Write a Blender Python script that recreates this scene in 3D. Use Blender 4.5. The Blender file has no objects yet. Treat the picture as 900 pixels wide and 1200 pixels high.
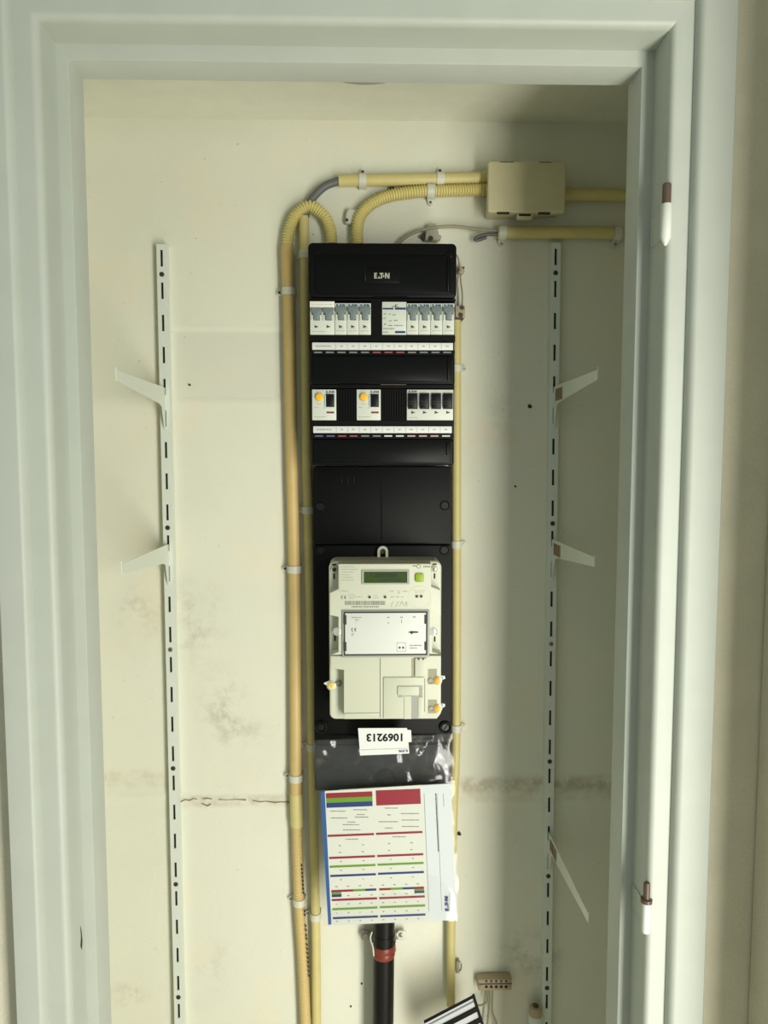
import bpy, bmesh, math, random
from mathutils import Vector, Matrix, noise

random.seed(7)
scene = bpy.context.scene
C = scene.collection

# ------------------------------------------------------------------ camera
F_PX = 830.0
PITCH = math.radians(4.25)
YAW = math.radians(1.25)
CAM = Vector((0, 0, 1.6))
cd = bpy.data.cameras.new('camera')
cam = bpy.data.objects.new('camera', cd)
C.objects.link(cam)
cam.location = CAM
cam.rotation_mode = 'XYZ'
cam.rotation_euler = (math.pi / 2 - PITCH, 0, -YAW)
cd.sensor_fit = 'VERTICAL'
cd.sensor_height = 36
cd.lens = F_PX / 1200 * 36
cd.clip_start = 0.01
scene.camera = cam
CROT = cam.rotation_euler.to_matrix()

# ------------------------------------------------------------------ light
w = bpy.data.worlds.new('world')
scene.world = w
w.use_nodes = True
w.node_tree.nodes['Background'].inputs[0].default_value = (0.90, 1.0, 0.92, 1)
w.node_tree.nodes['Background'].inputs[1].default_value = 0.36


def area_light(name, loc, target, sx, sy, power, col):
    ld = bpy.data.lights.new(name, 'AREA')
    ld.shape = 'RECTANGLE'
    ld.size = sx
    ld.size_y = sy
    ld.energy = power
    ld.color = col
    lo = bpy.data.objects.new(name, ld)
    C.objects.link(lo)
    lo.location = loc
    lo.rotation_euler = (Vector(target) - Vector(loc)).to_track_quat('-Z', 'Y').to_euler()


# the glazed hallway door behind the photographer's right shoulder
area_light('glazed_door_daylight', (0.74, -0.36, 0.92), (0.0, 1.1, 1.0), 0.36, 1.8, 34, (1.0, 0.972, 0.89))

vs = scene.view_settings
vs.view_transform = 'Standard'
vs.look = 'None'
vs.exposure = 0.0
vs.gamma = 1.0
vs.use_curve_mapping = False


# ------------------------------------------------------------------ helpers
def P(px, py, Y):
    """point of the photograph's ray (px, py) on the plane y = Y"""
    d = CROT @ Vector(((px - 450) / F_PX, (600 - py) / F_PX, -1))
    return CAM + d * (Y / d.y)


def lin(c):
    return tuple((v / 12.92 if v <= .04045 else ((v + .055) / 1.055) ** 2.4) for v in [x / 255 for x in c])


MATS = {}


def mat(name, rgb, rough=.5, metal=0, spec=.5, bump=0, bscale=200, var=0, vscale=30, coat=0):
    m = bpy.data.materials.new(name)
    m.use_nodes = True
    nt = m.node_tree
    b = nt.nodes['Principled BSDF']
    col = (*lin(rgb), 1)
    b.inputs['Base Color'].default_value = col
    b.inputs['Roughness'].default_value = rough
    b.inputs['Metallic'].default_value = metal
    b.inputs['Specular IOR Level'].default_value = spec
    b.inputs['Coat Weight'].default_value = coat
    geo = nt.nodes.new('ShaderNodeNewGeometry')
    if var:
        n = nt.nodes.new('ShaderNodeTexNoise')
        n.inputs['Scale'].default_value = vscale
        n.inputs['Detail'].default_value = 4
        nt.links.new(geo.outputs['Position'], n.inputs['Vector'])
        r = nt.nodes.new('ShaderNodeMapRange')
        r.inputs[1].default_value = .3
        r.inputs[2].default_value = .7
        r.inputs[3].default_value = 1 - var
        r.inputs[4].default_value = 1 + var * .4
        nt.links.new(n.outputs['Fac'], r.inputs[0])
        mx = nt.nodes.new('ShaderNodeVectorMath')
        mx.operation = 'SCALE'
        mx.inputs[0].default_value = col[:3]
        nt.links.new(r.outputs[0], mx.inputs['Scale'])
        nt.links.new(mx.outputs[0], b.inputs['Base Color'])
    if bump:
        n2 = nt.nodes.new('ShaderNodeTexNoise')
        n2.inputs['Scale'].default_value = bscale
        n2.inputs['Detail'].default_value = 3
        nt.links.new(geo.outputs['Position'], n2.inputs['Vector'])
        bp = nt.nodes.new('ShaderNodeBump')
        bp.inputs['Strength'].default_value = bump
        bp.inputs['Distance'].default_value = .002
        nt.links.new(n2.outputs['Fac'], bp.inputs['Height'])
        nt.links.new(bp.outputs[0], b.inputs['Normal'])
    MATS[name] = m
    return m


mat('white_paint', (180, 186, 175), .42, spec=.3, bump=.05, bscale=60, var=.03, vscale=25)
mat('taupe_wall', (214, 209, 186), .85, bump=.5, bscale=220, var=.06, vscale=20)
mat('ceiling', (219, 220, 202), .85, bump=.15, bscale=90, var=.04)
mat('floor_tile', (225, 218, 202), .6, var=.1)
mat('pvc_yellow', (204, 192, 128), .42, var=.05, vscale=40)
mat('pvc_tan', (204, 178, 116), .45, var=.10, vscale=12)
mat('pvc_flex', (214, 202, 132), .45)
mat('pvc_flex_tan', (210, 188, 128), .45)
mat('box_cream', (206, 199, 160), .5, var=.04)
mat('black_plastic', (9, 10, 10), .38, spec=.16)
mat('black_smoked', (11, 13, 13), .32, spec=.13)
mat('black_foot', (24, 27, 27), .5, spec=.15)
mat('black_board', (7, 8, 7), .45, spec=.14)
mat('black_pipe', (15, 14, 12), .4, spec=.25)
mat('device_white', (206, 212, 198), .45)
mat('device_blue_white', (186, 208, 208), .45)
mat('toggle_grey', (112, 124, 124), .45)
mat('toggle_dark', (10, 11, 12), .4, spec=.25)
mat('ink_dark', (40, 42, 40), .6)
mat('ink_grey', (120, 122, 112), .6)
mat('ink_light', (165, 168, 150), .6)
mat('ink_blue', (8, 46, 110), .5)
mat('ink_red', (136, 8, 34), .5)
mat('ink_green', (94, 142, 18), .5)
mat('ink_brown', (78, 64, 50), .6)
mat('strip_white', (218, 221, 216), .5)
mat('marker_red', (150, 70, 70), .5)
mat('marker_pink', (200, 160, 150), .5)
mat('marker_grey', (120, 124, 120), .5)
mat('marker_blue', (90, 92, 130), .5)
mat('marker_white', (210, 212, 205), .5)
mat('knob_yellow', (248, 186, 20), .35)
mat('meter_cream', (202, 205, 184), .45, var=.02)
mat('meter_dusty', (168, 162, 138), .85, bump=.4, bscale=900, var=.12, vscale=300)
mat('meter_cover', (198, 201, 179), .45)
mat('module_frame', (156, 158, 148), .45)
mat('module_white', (210, 214, 206), .45)
mat('lcd_green', (48, 72, 16), .25)
mat('lcd_ink', (12, 26, 6), .4)
mat('button_green', (138, 164, 6), .4)
mat('screw_metal', (150, 148, 138), .35, metal=.8)
mat('screw_dark', (70, 70, 62), .45, metal=.6)
mat('seal_amber', (232, 170, 30), .3)
mat('seal_yellow', (245, 215, 110), .3)
mat('clip_white', (206, 207, 190), .4)
mat('rail_white', (212, 219, 207), .4)
mat('rail_inside_shade', (36, 36, 32), .7)  # near-black colour standing in for the shade inside the rail channel
mat('bracket_white', (214, 220, 206), .4)
mat('sticker_brown', (146, 124, 98), .6)
mat('cable_grey', (96, 98, 95), .5)
mat('wire_grey', (150, 146, 122), .5)
mat('block_beige', (176, 160, 128), .5, var=.1, vscale=300)
mat('hole_dark', (52, 46, 36), .9)
mat('ring_red', (120, 48, 34), .4)
mat('hinge_pin', (92, 76, 64), .4, metal=.15)
mat('hinge_white', (214, 219, 208), .35)
mat('card_white', (204, 207, 195), .6)
mat('card_paper', (200, 207, 208), .5)
mat('card_blue', (26, 82, 148), .5)
mat('silver_panel', (190, 192, 192), .4)
mat('rose_grey', (170, 166, 146), .6)
mat('tape_white', (232, 230, 218), .5)


def clear_film(name, diff, gloss, rough, bump):
    """thin clear plastic: mostly see-through, a faint milky tone and sharp reflections"""
    m = bpy.data.materials.new(name)
    m.use_nodes = True
    nt = m.node_tree
    for n in list(nt.nodes):
        nt.nodes.remove(n)
    out = nt.nodes.new('ShaderNodeOutputMaterial')
    tr = nt.nodes.new('ShaderNodeBsdfTransparent')
    df = nt.nodes.new('ShaderNodeBsdfDiffuse')
    df.inputs['Color'].default_value = (.75, .78, .76, 1)
    gl = nt.nodes.new('ShaderNodeBsdfGlossy')
    gl.inputs['Roughness'].default_value = rough
    geo = nt.nodes.new('ShaderNodeNewGeometry')
    n = nt.nodes.new('ShaderNodeTexNoise')
    n.inputs['Scale'].default_value = 28
    n.inputs['Detail'].default_value = 3
    nt.links.new(geo.outputs['Position'], n.inputs['Vector'])
    bp = nt.nodes.new('ShaderNodeBump')
    bp.inputs['Strength'].default_value = bump
    bp.inputs['Distance'].default_value = .004
    nt.links.new(n.outputs['Fac'], bp.inputs['Height'])
    nt.links.new(bp.outputs[0], gl.inputs['Normal'])
    m1 = nt.nodes.new('ShaderNodeMixShader')
    m1.inputs[0].default_value = diff
    nt.links.new(tr.outputs[0], m1.inputs[1])
    nt.links.new(df.outputs[0], m1.inputs[2])
    m2 = nt.nodes.new('ShaderNodeMixShader')
    m2.inputs[0].default_value = gloss
    nt.links.new(m1.outputs[0], m2.inputs[1])
    nt.links.new(gl.outputs[0], m2.inputs[2])
    nt.links.new(m2.outputs[0], out.inputs[0])
    MATS[name] = m
    return m


clear_film('pouch_film', .014, .045, .13, .22)
clear_film('clear_seal', .35, .12, .12, .2)

ORG = {}


def tag(o, label=None, cat=None, group=None, kind=None):
    if label: o['label'] = label
    if cat: o['category'] = cat
    if group: o['group'] = group
    if kind: o['kind'] = kind
    return o


def thing(name, loc, label, cat, group=None):
    o = bpy.data.objects.new(name, None)
    C.objects.link(o)
    o.location = loc
    o.empty_display_size = .02
    ORG[o] = Vector(loc)
    return tag(o, label, cat, group)


def obj(name, bm, m, parent=None, smooth=False):
    if not isinstance(bm, bpy.types.Mesh):
        me = bpy.data.meshes.new(name)
        bmesh.ops.recalc_face_normals(bm, faces=bm.faces)
        bm.to_mesh(me)
        bm.free()
    else:
        me = bm
        me.name = name
    lo = [min(v.co[i] for v in me.vertices) for i in range(3)]
    hi = [max(v.co[i] for v in me.vertices) for i in range(3)]
    c = Vector(((lo[0] + hi[0]) / 2, (lo[1] + hi[1]) / 2, (lo[2] + hi[2]) / 2))
    me.transform(Matrix.Translation(-c))
    me.materials.append(MATS[m])
    if smooth:
        for p in me.polygons:
            p.use_smooth = True
        if smooth != 'all':
            try:
                me.set_sharp_from_angle(angle=math.radians(40))
            except Exception:
                pass
    o = bpy.data.objects.new(name, me)
    C.objects.link(o)
    ORG[o] = c
    if parent is not None:
        o.parent = parent
        o.location = c - ORG[parent]
    else:
        o.location = c
    return o


def struct(name, bm, m, label=None, smooth=False):
    o = obj(name, bm, m, None, smooth)
    o['kind'] = 'structure'
    if label: o['label'] = label
    return o


def bx(bm, x0, x1, y0, y1, z0, z1, bev=0, seg=2):
    """axis aligned box, optionally bevelled"""
    t = bmesh.new()
    v = [t.verts.new((x, y, z)) for x in (x0, x1) for y in (y0, y1) for z in (z0, z1)]
    for f in ((0, 1, 3, 2), (4, 6, 7, 5), (0, 4, 5, 1), (2, 3, 7, 6), (0, 2, 6, 4), (1, 5, 7, 3)):
        t.faces.new([v[i] for i in f])
    bmesh.ops.recalc_face_normals(t, faces=t.faces)
    if bev:
        bmesh.ops.bevel(t, geom=list(t.edges), offset=bev, segments=seg, affect='EDGES', profile=.5)
    merge(bm, t)
    return bm


def merge(bm, t):
    me = bpy.data.meshes.new('tmp')
    t.to_mesh(me)
    t.free()
    bm.from_mesh(me)
    bpy.data.meshes.remove(me)


def prism(bm, pts, y0, y1, bev=0, seg=2):
    """polygon of (x, z) points, front at y0, back at y1; the front rim may be bevelled"""
    t = bmesh.new()
    a = [t.verts.new((x, y0, z)) for x, z in pts]
    b = [t.verts.new((x, y1, z)) for x, z in pts]
    n = len(pts)
    front = t.faces.new(a)
    t.faces.new(b[::-1])
    for i in range(n):
        t.faces.new((a[i], b[i], b[(i + 1) % n], a[(i + 1) % n]))
    bmesh.ops.recalc_face_normals(t, faces=t.faces)
    if bev:
        bmesh.ops.bevel(t, geom=list(front.edges), offset=bev, segments=seg, affect='EDGES', profile=.5)
    merge(bm, t)
    return bm


def pp(pts, Y):
    """picture points -> (x, z) on the plane y = Y"""
    r = []
    for a, b in pts:
        q = P(a, b, Y)
        r.append((q.x, q.z))
    return r


def rect(x0, y0, x1, y1, Y):
    xm, ym = (x0 + x1) / 2, (y0 + y1) / 2
    return P(x0, ym, Y).x, P(x1, ym, Y).x, P(xm, y1, Y).z, P(xm, y0, Y).z


def slab(name, r, Y, depth, m, parent=None, bev=0, smooth=False):
    """box whose front face is the picture rectangle r on the plane y = Y"""
    X0, X1, Z0, Z1 = rect(*r, Y)
    bm = bx(bmesh.new(), X0, X1, Y, Y + depth, Z0, Z1, bev)
    return obj(name, bm, m, parent, smooth or bool(bev))


def rrect(X0, X1, Z0, Z1, r, n=5):
    pts = []
    for cx, cz, a0 in ((X1 - r, Z1 - r, 0), (X0 + r, Z1 - r, 90), (X0 + r, Z0 + r, 180), (X1 - r, Z0 + r, 270)):
        for k in range(n + 1):
            a = math.radians(a0 + 90 * k / n)
            pts.append((cx + r * math.cos(a), cz + r * math.sin(a)))
    return pts


def disc(bm, c, r, y0, y1, n=20, bev=0):
    pts = [(c[0] + r * math.cos(2 * math.pi * k / n), c[1] + r * math.sin(2 * math.pi * k / n)) for k in range(n)]
    return prism(bm, pts, y0, y1, bev)


def pdisc(name, px, py, rpx, Y, depth, m, parent=None, n=20, bev=0):
    c = P(px, py, Y)
    r = rpx * Y / F_PX
    return obj(name, disc(bmesh.new(), (c.x, c.z), r, Y, Y + depth, n, bev), m, parent, True)


def spline(pts, step=.004):
    """Catmull-Rom through the points, resampled about every step metres"""
    pts = [Vector(p) for p in pts]
    ext = [pts[0] * 2 - pts[1]] + pts + [pts[-1] * 2 - pts[-2]]
    fine = []
    for i in range(1, len(ext) - 2):
        p0, p1, p2, p3 = ext[i - 1:i + 3]
        for k in range(24):
            t = k / 24
            fine.append(.5 * (2 * p1 + (p2 - p0) * t + (2 * p0 - 5 * p1 + 4 * p2 - p3) * t * t
                              + (3 * p1 - p0 - 3 * p2 + p3) * t ** 3))
    fine.append(pts[-1])
    out = [fine[0]]
    acc = 0
    for a, b in zip(fine, fine[1:]):
        L = (b - a).length
        if L == 0: continue
        while acc + L >= step:
            t = (step - acc) / L
            a = a.lerp(b, t)
            out.append(a)
            L = (b - a).length
            acc = 0
        acc += L
    if (out[-1] - pts[-1]).length > step * .3:
        out.append(pts[-1])
    return out


def tube(bm, path, r, n=14, cap=True):
    """sweep a circle along path; r is a radius or a function of (index, arc length)"""
    path = [Vector(p) for p in path]
    s = 0
    rings = []
    up = None
    for i, p in enumerate(path):
        d = (path[min(i + 1, len(path) - 1)] - path[max(i - 1, 0)]).normalized()
        if up is None:
            up = d.orthogonal().normalized()
        up = (up - d * up.dot(d)).normalized()
        sd = d.cross(up)
        if i: s += (p - path[i - 1]).length
        rr = r(i, s) if callable(r) else r
        rings.append([bm.verts.new(p + (up * math.cos(2 * math.pi * k / n) + sd * math.sin(2 * math.pi * k / n)) * rr)
                      for k in range(n)])
    for A, B in zip(rings, rings[1:]):
        for k in range(n):
            bm.faces.new((A[k], A[(k + 1) % n], B[(k + 1) % n], B[k]))
    if cap:
        bm.faces.new(rings[0][::-1])
        bm.faces.new(rings[-1])
    return bm


def corrugated(bm, pts, r, pitch=.0042, amp=.0013):
    path = spline(pts, pitch / 5)
    prof = (1, .5, -.9, -.9, .5)
    return tube(bm, path, lambda i, s: r + amp * prof[i % 5], 14)


def text_mesh(s, X, Z, width, height, Y, rot=0, bold=.02):
    """flat lettering centred on (X, Z), facing the viewer, on the plane y = Y"""
    cu = bpy.data.curves.new('txt', 'FONT')
    cu.body = s
    cu.align_x = 'CENTER'
    cu.align_y = 'CENTER'
    cu.resolution_u = 3
    cu.offset = bold
    o = bpy.data.objects.new('txt', cu)
    C.objects.link(o)
    me = bpy.data.meshes.new_from_object(o.evaluated_get(bpy.context.evaluated_depsgraph_get()))
    bpy.data.objects.remove(o)
    bpy.data.curves.remove(cu)
    xs = [v.co.x for v in me.vertices]
    ys = [v.co.y for v in me.vertices]
    cx, cy = (min(xs) + max(xs)) / 2, (min(ys) + max(ys)) / 2
    sx, sy = width / (max(xs) - min(xs)), height / (max(ys) - min(ys))
    ca, sa = math.cos(rot), math.sin(rot)
    for v in me.vertices:
        a, b = (v.co.x - cx) * sx, (v.co.y - cy) * sy
        v.co = (X + a * ca - b * sa, Y, Z + a * sa + b * ca)
    return me


def ptext(name, s, r, Y, m, parent, rot=0):
    """lettering that fills the picture rectangle r"""
    X0, X1, Z0, Z1 = rect(*r, Y)
    wd, ht = X1 - X0, Z1 - Z0
    if abs(abs(rot) - 90) < 20: wd, ht = ht, wd
    return obj(name, text_mesh(s, (X0 + X1) / 2, (Z0 + Z1) / 2, wd, ht, Y - .0002, math.radians(rot)), m, parent)


def logo_mesh(X, Z, width, height, Y, rot=0):
    """the maker's logo: E, a small wedge, T, a dot, N in heavy block shapes"""
    polys = [
        [(0, 0), (.19, 0), (.19, .22), (.08, .22), (.08, .39), (.17, .39), (.17, .61), (.08, .61), (.08, .78), (.19, .78), (.19, 1), (0, 1)],
        [(.23, 0), (.40, 0), (.315, .48)],
        [(.43, 0), (.52, 0), (.52, .76), (.60, .76), (.60, 1), (.35, 1), (.35, .76), (.43, .76)],
        [(.61 + .055 * math.cos(k * math.pi / 5), .42 + .20 * math.sin(k * math.pi / 5)) for k in range(10)],
        [(.70, 0), (.78, 0), (.78, .58), (.90, 0), (1, 0), (1, 1), (.92, 1), (.92, .44), (.80, 1), (.70, 1)]]
    bm = bmesh.new()
    ca, sa = math.cos(rot), math.sin(rot)
    for p in polys:
        q = []
        for u, v in p:
            a, b = (u - .5) * width, (v - .5) * height
            q.append((X + a * ca - b * sa, Z + a * sa + b * ca))
        prism(bm, q, Y - .0002, Y + .0003)
    return bm


def plogo(name, r, Y, m, parent, rot=0):
    X0, X1, Z0, Z1 = rect(*r, Y)
    wd, ht = X1 - X0, Z1 - Z0
    if abs(abs(rot) - 90) < 20: wd, ht = ht, wd
    return obj(name, logo_mesh((X0 + X1) / 2, (Z0 + Z1) / 2, wd, ht, Y - .0002, math.radians(rot)), m, parent)


def ce_mark(r, Y, m, parent):
    X0, X1, Z0, Z1 = rect(*r, Y)
    h = (Z1 - Z0) / 2
    zc = (Z0 + Z1) / 2
    bm = bmesh.new()
    for cxx in (X0 + h, X1 - h * .25):
        for k in range(8):
            a0, a1 = math.radians(90 + 22.5 * k), math.radians(112.5 + 22.5 * k)
            prism(bm, [(cxx + q * math.cos(a), zc + q * math.sin(a)) for q, a in ((h, a0), (h, a1), (h * .66, a1), (h * .66, a0))], Y - .0003, Y)
    xe = X1 - h * .25
    prism(bm, [(xe - h * .8, zc + h * .15), (xe - h * .1, zc + h * .15), (xe - h * .1, zc - h * .15), (xe - h * .8, zc - h * .15)], Y - .0003, Y)
    return obj('approval_mark', bm, m, parent)


def pquad(bm, pts, Y, depth=.0003):
    return prism(bm, pp(pts, Y), Y - depth, Y)


def dashes(name, rows, Y, m, parent, h=1.0):
    """rows of tiny print, too small to read: (x0, x1, y) in picture points"""
    bm = bmesh.new()
    for x0, x1, y in rows:
        x = x0
        while x < x1:
            L = random.uniform(1.0, 3.0)
            e = min(x + L, x1)
            if e - x > .4:
                pquad(bm, [(x, y - h / 2), (e, y - h / 2), (e, y + h / 2), (x, y + h / 2)], Y, .0002)
            x = e + random.uniform(.35, .8)
    o = obj(name, bm, m, parent)
    if len(rows) > 1: o['kind'] = 'stuff'
    return o


# ------------------------------------------------------------------ depths (metres from the camera)
YW = 1.160      # back wall of the cupboard
YJ = .860       # back edge of the door lining
YS = .820       # front of the door stop
YR = .785       # start of the rebate
YF = .775       # front of the lining
YC = .763       # front of the architrave
YH = .787       # hallway wall
CZ = P(300, 140, YW).z       # cupboard ceiling

# ------------------------------------------------------------------ setting: back wall with plaster relief
seamL = P(125, 937, YW)
pa, pb = P(203, 386, YW), P(334, 467, YW)
XL, XR = -.50, .47


def back_wall():
    nx, nz = 240, 540
    z0, z1 = 0.0, CZ
    verts, faces = [], []
    for j in range(nz + 1):
        z = z0 + (z1 - z0) * j / nz
        for i in range(nx + 1):
            x = XL + (XR - XL) * i / nx
            h = .0010 * noise.noise(Vector((x * 3, 0, z * 3))) + .0004 * noise.noise(Vector((x * 14, 4, z * 14)))
            # horizontal joint between two blocks
            zj = seamL.z + (.004 if x < -.30 else .0) + .020 * max(0, x) + .002 * noise.noise(Vector((x * 40, 1, 0)))
            d = (z - zj) / .006
            if x < -.325:
                h += .0016 * math.exp(-d * d) - .0008 * math.exp(-((z - zj - .014) / .01) ** 2)
            elif x < -.09:
                h += (.0022 * math.exp(-d * d) - .0016 * math.exp(-((z - zj - .006) / .004) ** 2)) * \
                     (.7 + .9 * noise.noise(Vector((x * 60, 2, z * 60))))
            elif x > .12:
                h += .0014 * math.exp(-(d / 2.2) ** 2) + .0012 * math.exp(-((z - zj - .022) / .008) ** 2)
            # sunken rectangle left of the pipes
            if pa.x < x < pb.x and pb.z < z < pa.z:
                h -= .0013
            verts.append((x, YW - h, z))
    for j in range(nz):
        for i in range(nx):
            a = j * (nx + 1) + i
            faces.append((a, a + 1, a + nx + 2, a + nx + 1))
    me = bpy.data.meshes.new('wall_back')
    me.from_pydata(verts, [], faces)
    return me


def wall_material():
    m = mat('cream_plaster', (219, 220, 202), .8)
    nt = m.node_tree
    b = nt.nodes['Principled BSDF']
    geo = nt.nodes.new('ShaderNodeNewGeometry')
    L = nt.links.new

    def nz(scale, detail=5, rough=.55):
        n = nt.nodes.new('ShaderNodeTexNoise')
        n.inputs['Scale'].default_value = scale
        n.inputs['Detail'].default_value = detail
        n.inputs['Roughness'].default_value = rough
        L(geo.outputs['Position'], n.inputs['Vector'])
        return n.outputs['Fac']

    def mr(src, a, b_, c, d):
        r = nt.nodes.new('ShaderNodeMapRange')
        r.interpolation_type = 'SMOOTHSTEP'
        for k, v in zip((1, 2, 3, 4), (a, b_, c, d)): r.inputs[k].default_value = v
        L(src, r.inputs[0])
        return r.outputs[0]

    def mul(a, b_):
        n = nt.nodes.new('ShaderNodeMath')
        n.operation = 'MULTIPLY'
        for k, v in enumerate((a, b_)):
            if isinstance(v, (int, float)): n.inputs[k].default_value = v
            else: L(v, n.inputs[k])
        return n.outputs[0]

    def mixc(fac, a, rgb):
        n = nt.nodes.new('ShaderNodeMix')
        n.data_type = 'RGBA'
        L(fac, n.inputs[0])
        if isinstance(a, tuple): n.inputs[6].default_value = a
        else: L(a, n.inputs[6])
        n.inputs[7].default_value = (*lin(rgb), 1)
        return n.outputs[2]

    def blob(px, py, rx, rz):
        c = P(px, py, YW)
        v = nt.nodes.new('ShaderNodeVectorMath'); v.operation = 'SUBTRACT'
        L(geo.outputs['Position'], v.inputs[0]); v.inputs[1].default_value = c
        s = nt.nodes.new('ShaderNodeVectorMath'); s.operation = 'MULTIPLY'
        L(v.outputs[0], s.inputs[0]); s.inputs[1].default_value = (1 / rx, 0, 1 / rz)
        l = nt.nodes.new('ShaderNodeVectorMath'); l.operation = 'LENGTH'
        L(s.outputs[0], l.inputs[0])
        return mr(l.outputs['Value'], 0, 1, 1, 0)

    def band(px0, px1, py0, py1, soft=.004):
        """soft rectangle on the wall"""
        a, c = P(px0, py0, YW), P(px1, py1, YW)
        sp = nt.nodes.new('ShaderNodeSeparateXYZ'); L(geo.outputs['Position'], sp.inputs[0])
        m1 = mul(mr(sp.outputs[0], a.x - soft, a.x + soft, 0, 1), mr(sp.outputs[0], c.x - soft, c.x + soft, 1, 0))
        m2 = mul(mr(sp.outputs[2], c.z - soft, c.z + soft, 0, 1), mr(sp.outputs[2], a.z - soft, a.z + soft, 1, 0))
        return mul(m1, m2)

    col = (*lin((219, 220, 202)), 1)
    col = mixc(mr(nz(5), .4, .68, 0, .55), col, (212, 214, 196))
    col = mixc(mr(nz(9, 6), .5, .72, 0, .5), col, (226, 217, 190))
    col = mixc(mul(band(203, 334, 388, 467, .004), .5), col, (205, 206, 190))
    # grey scuffs
    st = mr(nz(28, 8, .7), .42, .66, 0, 1)
    for px, py, rx, rz, k in ((225, 730, .075, .10, .6), (160, 720, .055, .07, .45), (262, 830, .06, .10, .65),
                              (290, 860, .06, .04, .4), (250, 415, .06, .05, -1), (620, 1120, .09, .07, .7),
                              (150, 1165, .05, .03, .6), (590, 480, .05, .1, .25), (250, 1130, .06, .08, .25)):
        if k < 0: continue
        col = mixc(mul(mul(st, blob(px, py, rx, rz)), k), col, (168, 164, 142))
    # brown-grey dirt along the block joint
    st2 = mr(nz(45, 6, .7), .38, .62, .25, 1)
    col = mixc(mul(mul(band(118, 200, 903, 924, .008), st2), .40), col, (190, 178, 148))
    col = mixc(mul(mul(band(208, 345, 933, 944, .005), st2), .45), col, (176, 162, 132))
    col = mixc(mul(mul(band(540, 725, 912, 925, .008), st2), .62), col, (156, 142, 112))
    col = mixc(mul(mul(band(540, 725, 925, 938, .006), st2), .28), col, (170, 158, 128))
    # pencil-thin specks
    col = mixc(mr(nz(130, 2), .74, .78, 0, .6), col, (150, 144, 120))
    L(col, b.inputs['Base Color'])
    bp = nt.nodes.new('ShaderNodeBump')
    bp.inputs['Strength'].default_value = .35
    bp.inputs['Distance'].default_value = .002
    L(nz(70, 6, .6), bp.inputs['Height'])
    L(bp.outputs[0], b.inputs['Normal'])


wall_material()
wall_back = struct('wall_back', back_wall(), 'cream_plaster', 'cream plastered back wall of the meter cupboard', 'all')


def wall_mark(name, px, py, rpx, m='hole_dark', proud=.0018):
    c = P(px, py, YW - proud)
    r = rpx * YW / F_PX
    pts = []
    for k in range(12):
        a = 2 * math.pi * k / 12
        rr = r * random.uniform(.65, 1.15)
        pts.append((c.x + rr * math.cos(a), c.z + rr * math.sin(a)))
    return obj(name, prism(bmesh.new(), pts, YW - proud, YW + .004), m, wall_back)


def crack(pts, w=.7):
    Yc = YW - .0032
    bm = bmesh.new()
    for (a, b), (c, d) in zip(pts, pts[1:]):
        h0, h1 = random.uniform(.3, 1) * w, random.uniform(.3, 1) * w
        prism(bm, pp([(a, b - h0 / 2), (c, d - h1 / 2), (c, d + h1 / 2), (a, b + h0 / 2)], Yc), Yc, YW + .003)
    obj('plaster_crack', bm, 'crack_brown', wall_back)


mat('crack_brown', (152, 137, 106), .9)
crack([(212, 940), (217, 937.6), (222, 938.4), (227, 936), (231, 937)], 1.1)
crack([(237, 936.6), (243, 936), (248, 936.8)], 1.0)
crack([(256, 937.2), (266, 937.6), (276, 937.2), (288, 938)], .6)
crack([(296, 938.4), (304, 940), (312, 939.4), (322, 941), (330, 940.2), (344, 941)], .7)
crack([(236, 942), (243, 945), (247, 943)], .6)
wall_mark('chipped_hole', 621, 476, 2.6)
wall_mark('chipped_plaster', 624.5, 473.5, 1.7, 'tape_white', .0012)
wall_mark('drilled_hole', 604, 570, 1.3)
wall_mark('drilled_hole', 222, 451, 1.3)
wall_mark('drilled_hole', 538, 977, 3.0)
wall_mark('drilled_hole', 459.5, 220.8, 3.0, 'screw_dark', .008)
wall_mark('drilled_hole', 424, 1153, 1.2)
wall_mark('drilled_hole', 411, 1180, 1.2)

# cupboard sides, ceiling, floor
struct('wall_left', bx(bmesh.new(), XL - .06, XL, YJ, YW + .02, 0, CZ), 'cream_plaster')
struct('wall_right', bx(bmesh.new(), XR, XR + .06, YJ, YW + .02, 0, CZ), 'cream_plaster')
struct('ceiling', bx(bmesh.new(), XL - .06, XR + .06, YJ, YW + .02, CZ, CZ + .05), 'ceiling')
struct('floor', bx(bmesh.new(), -1.6, 1.6, -2.6, YW + .1, -.05, 0), 'floor_tile')

# ------------------------------------------------------------------ setting: door lining and architrave
# profile from the outside to the inside: (distance from the opening's reference, depth)
lx = {k: P(px, 300, Y).x for k, px, Y in (('out', -18, YC), ('c1', 11, YC), ('f0', 24, YF), ('f1', 44, YF),
                                          ('r', 56, YR), ('st', 75, YS), ('s', 87.5, YS), ('e', 103.5, YJ))}
rx = {k: P(px, 300, Y).x for k, px, Y in (('out', 857, YC), ('c1', 820, YC), ('f0', 806, YF), ('f1', 787, YF),
                                          ('r', 776, YR), ('st', 761, YS), ('s', 747, YS), ('e', 731, YJ))}
tz = {k: P(420, py, Y).z for k, py, Y in (('f1', 18, YF), ('r', 31, YR), ('st', 57, YS), ('s', 74, YS), ('e', 96.5, YJ))}
tz['f0'] = tz['f1'] + .019
tz['c1'] = tz['f0'] + .006
tz['out'] = tz['c1'] + .030
L_R, R_R = (lx['r'] + lx['st']) / 2, (rx['r'] + rx['st']) / 2
L_S, R_S = (lx['s'] + lx['e']) / 2, (rx['s'] + rx['e']) / 2
T_R, T_S = (tz['r'] + tz['st']) / 2, (tz['s'] + tz['e']) / 2


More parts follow.
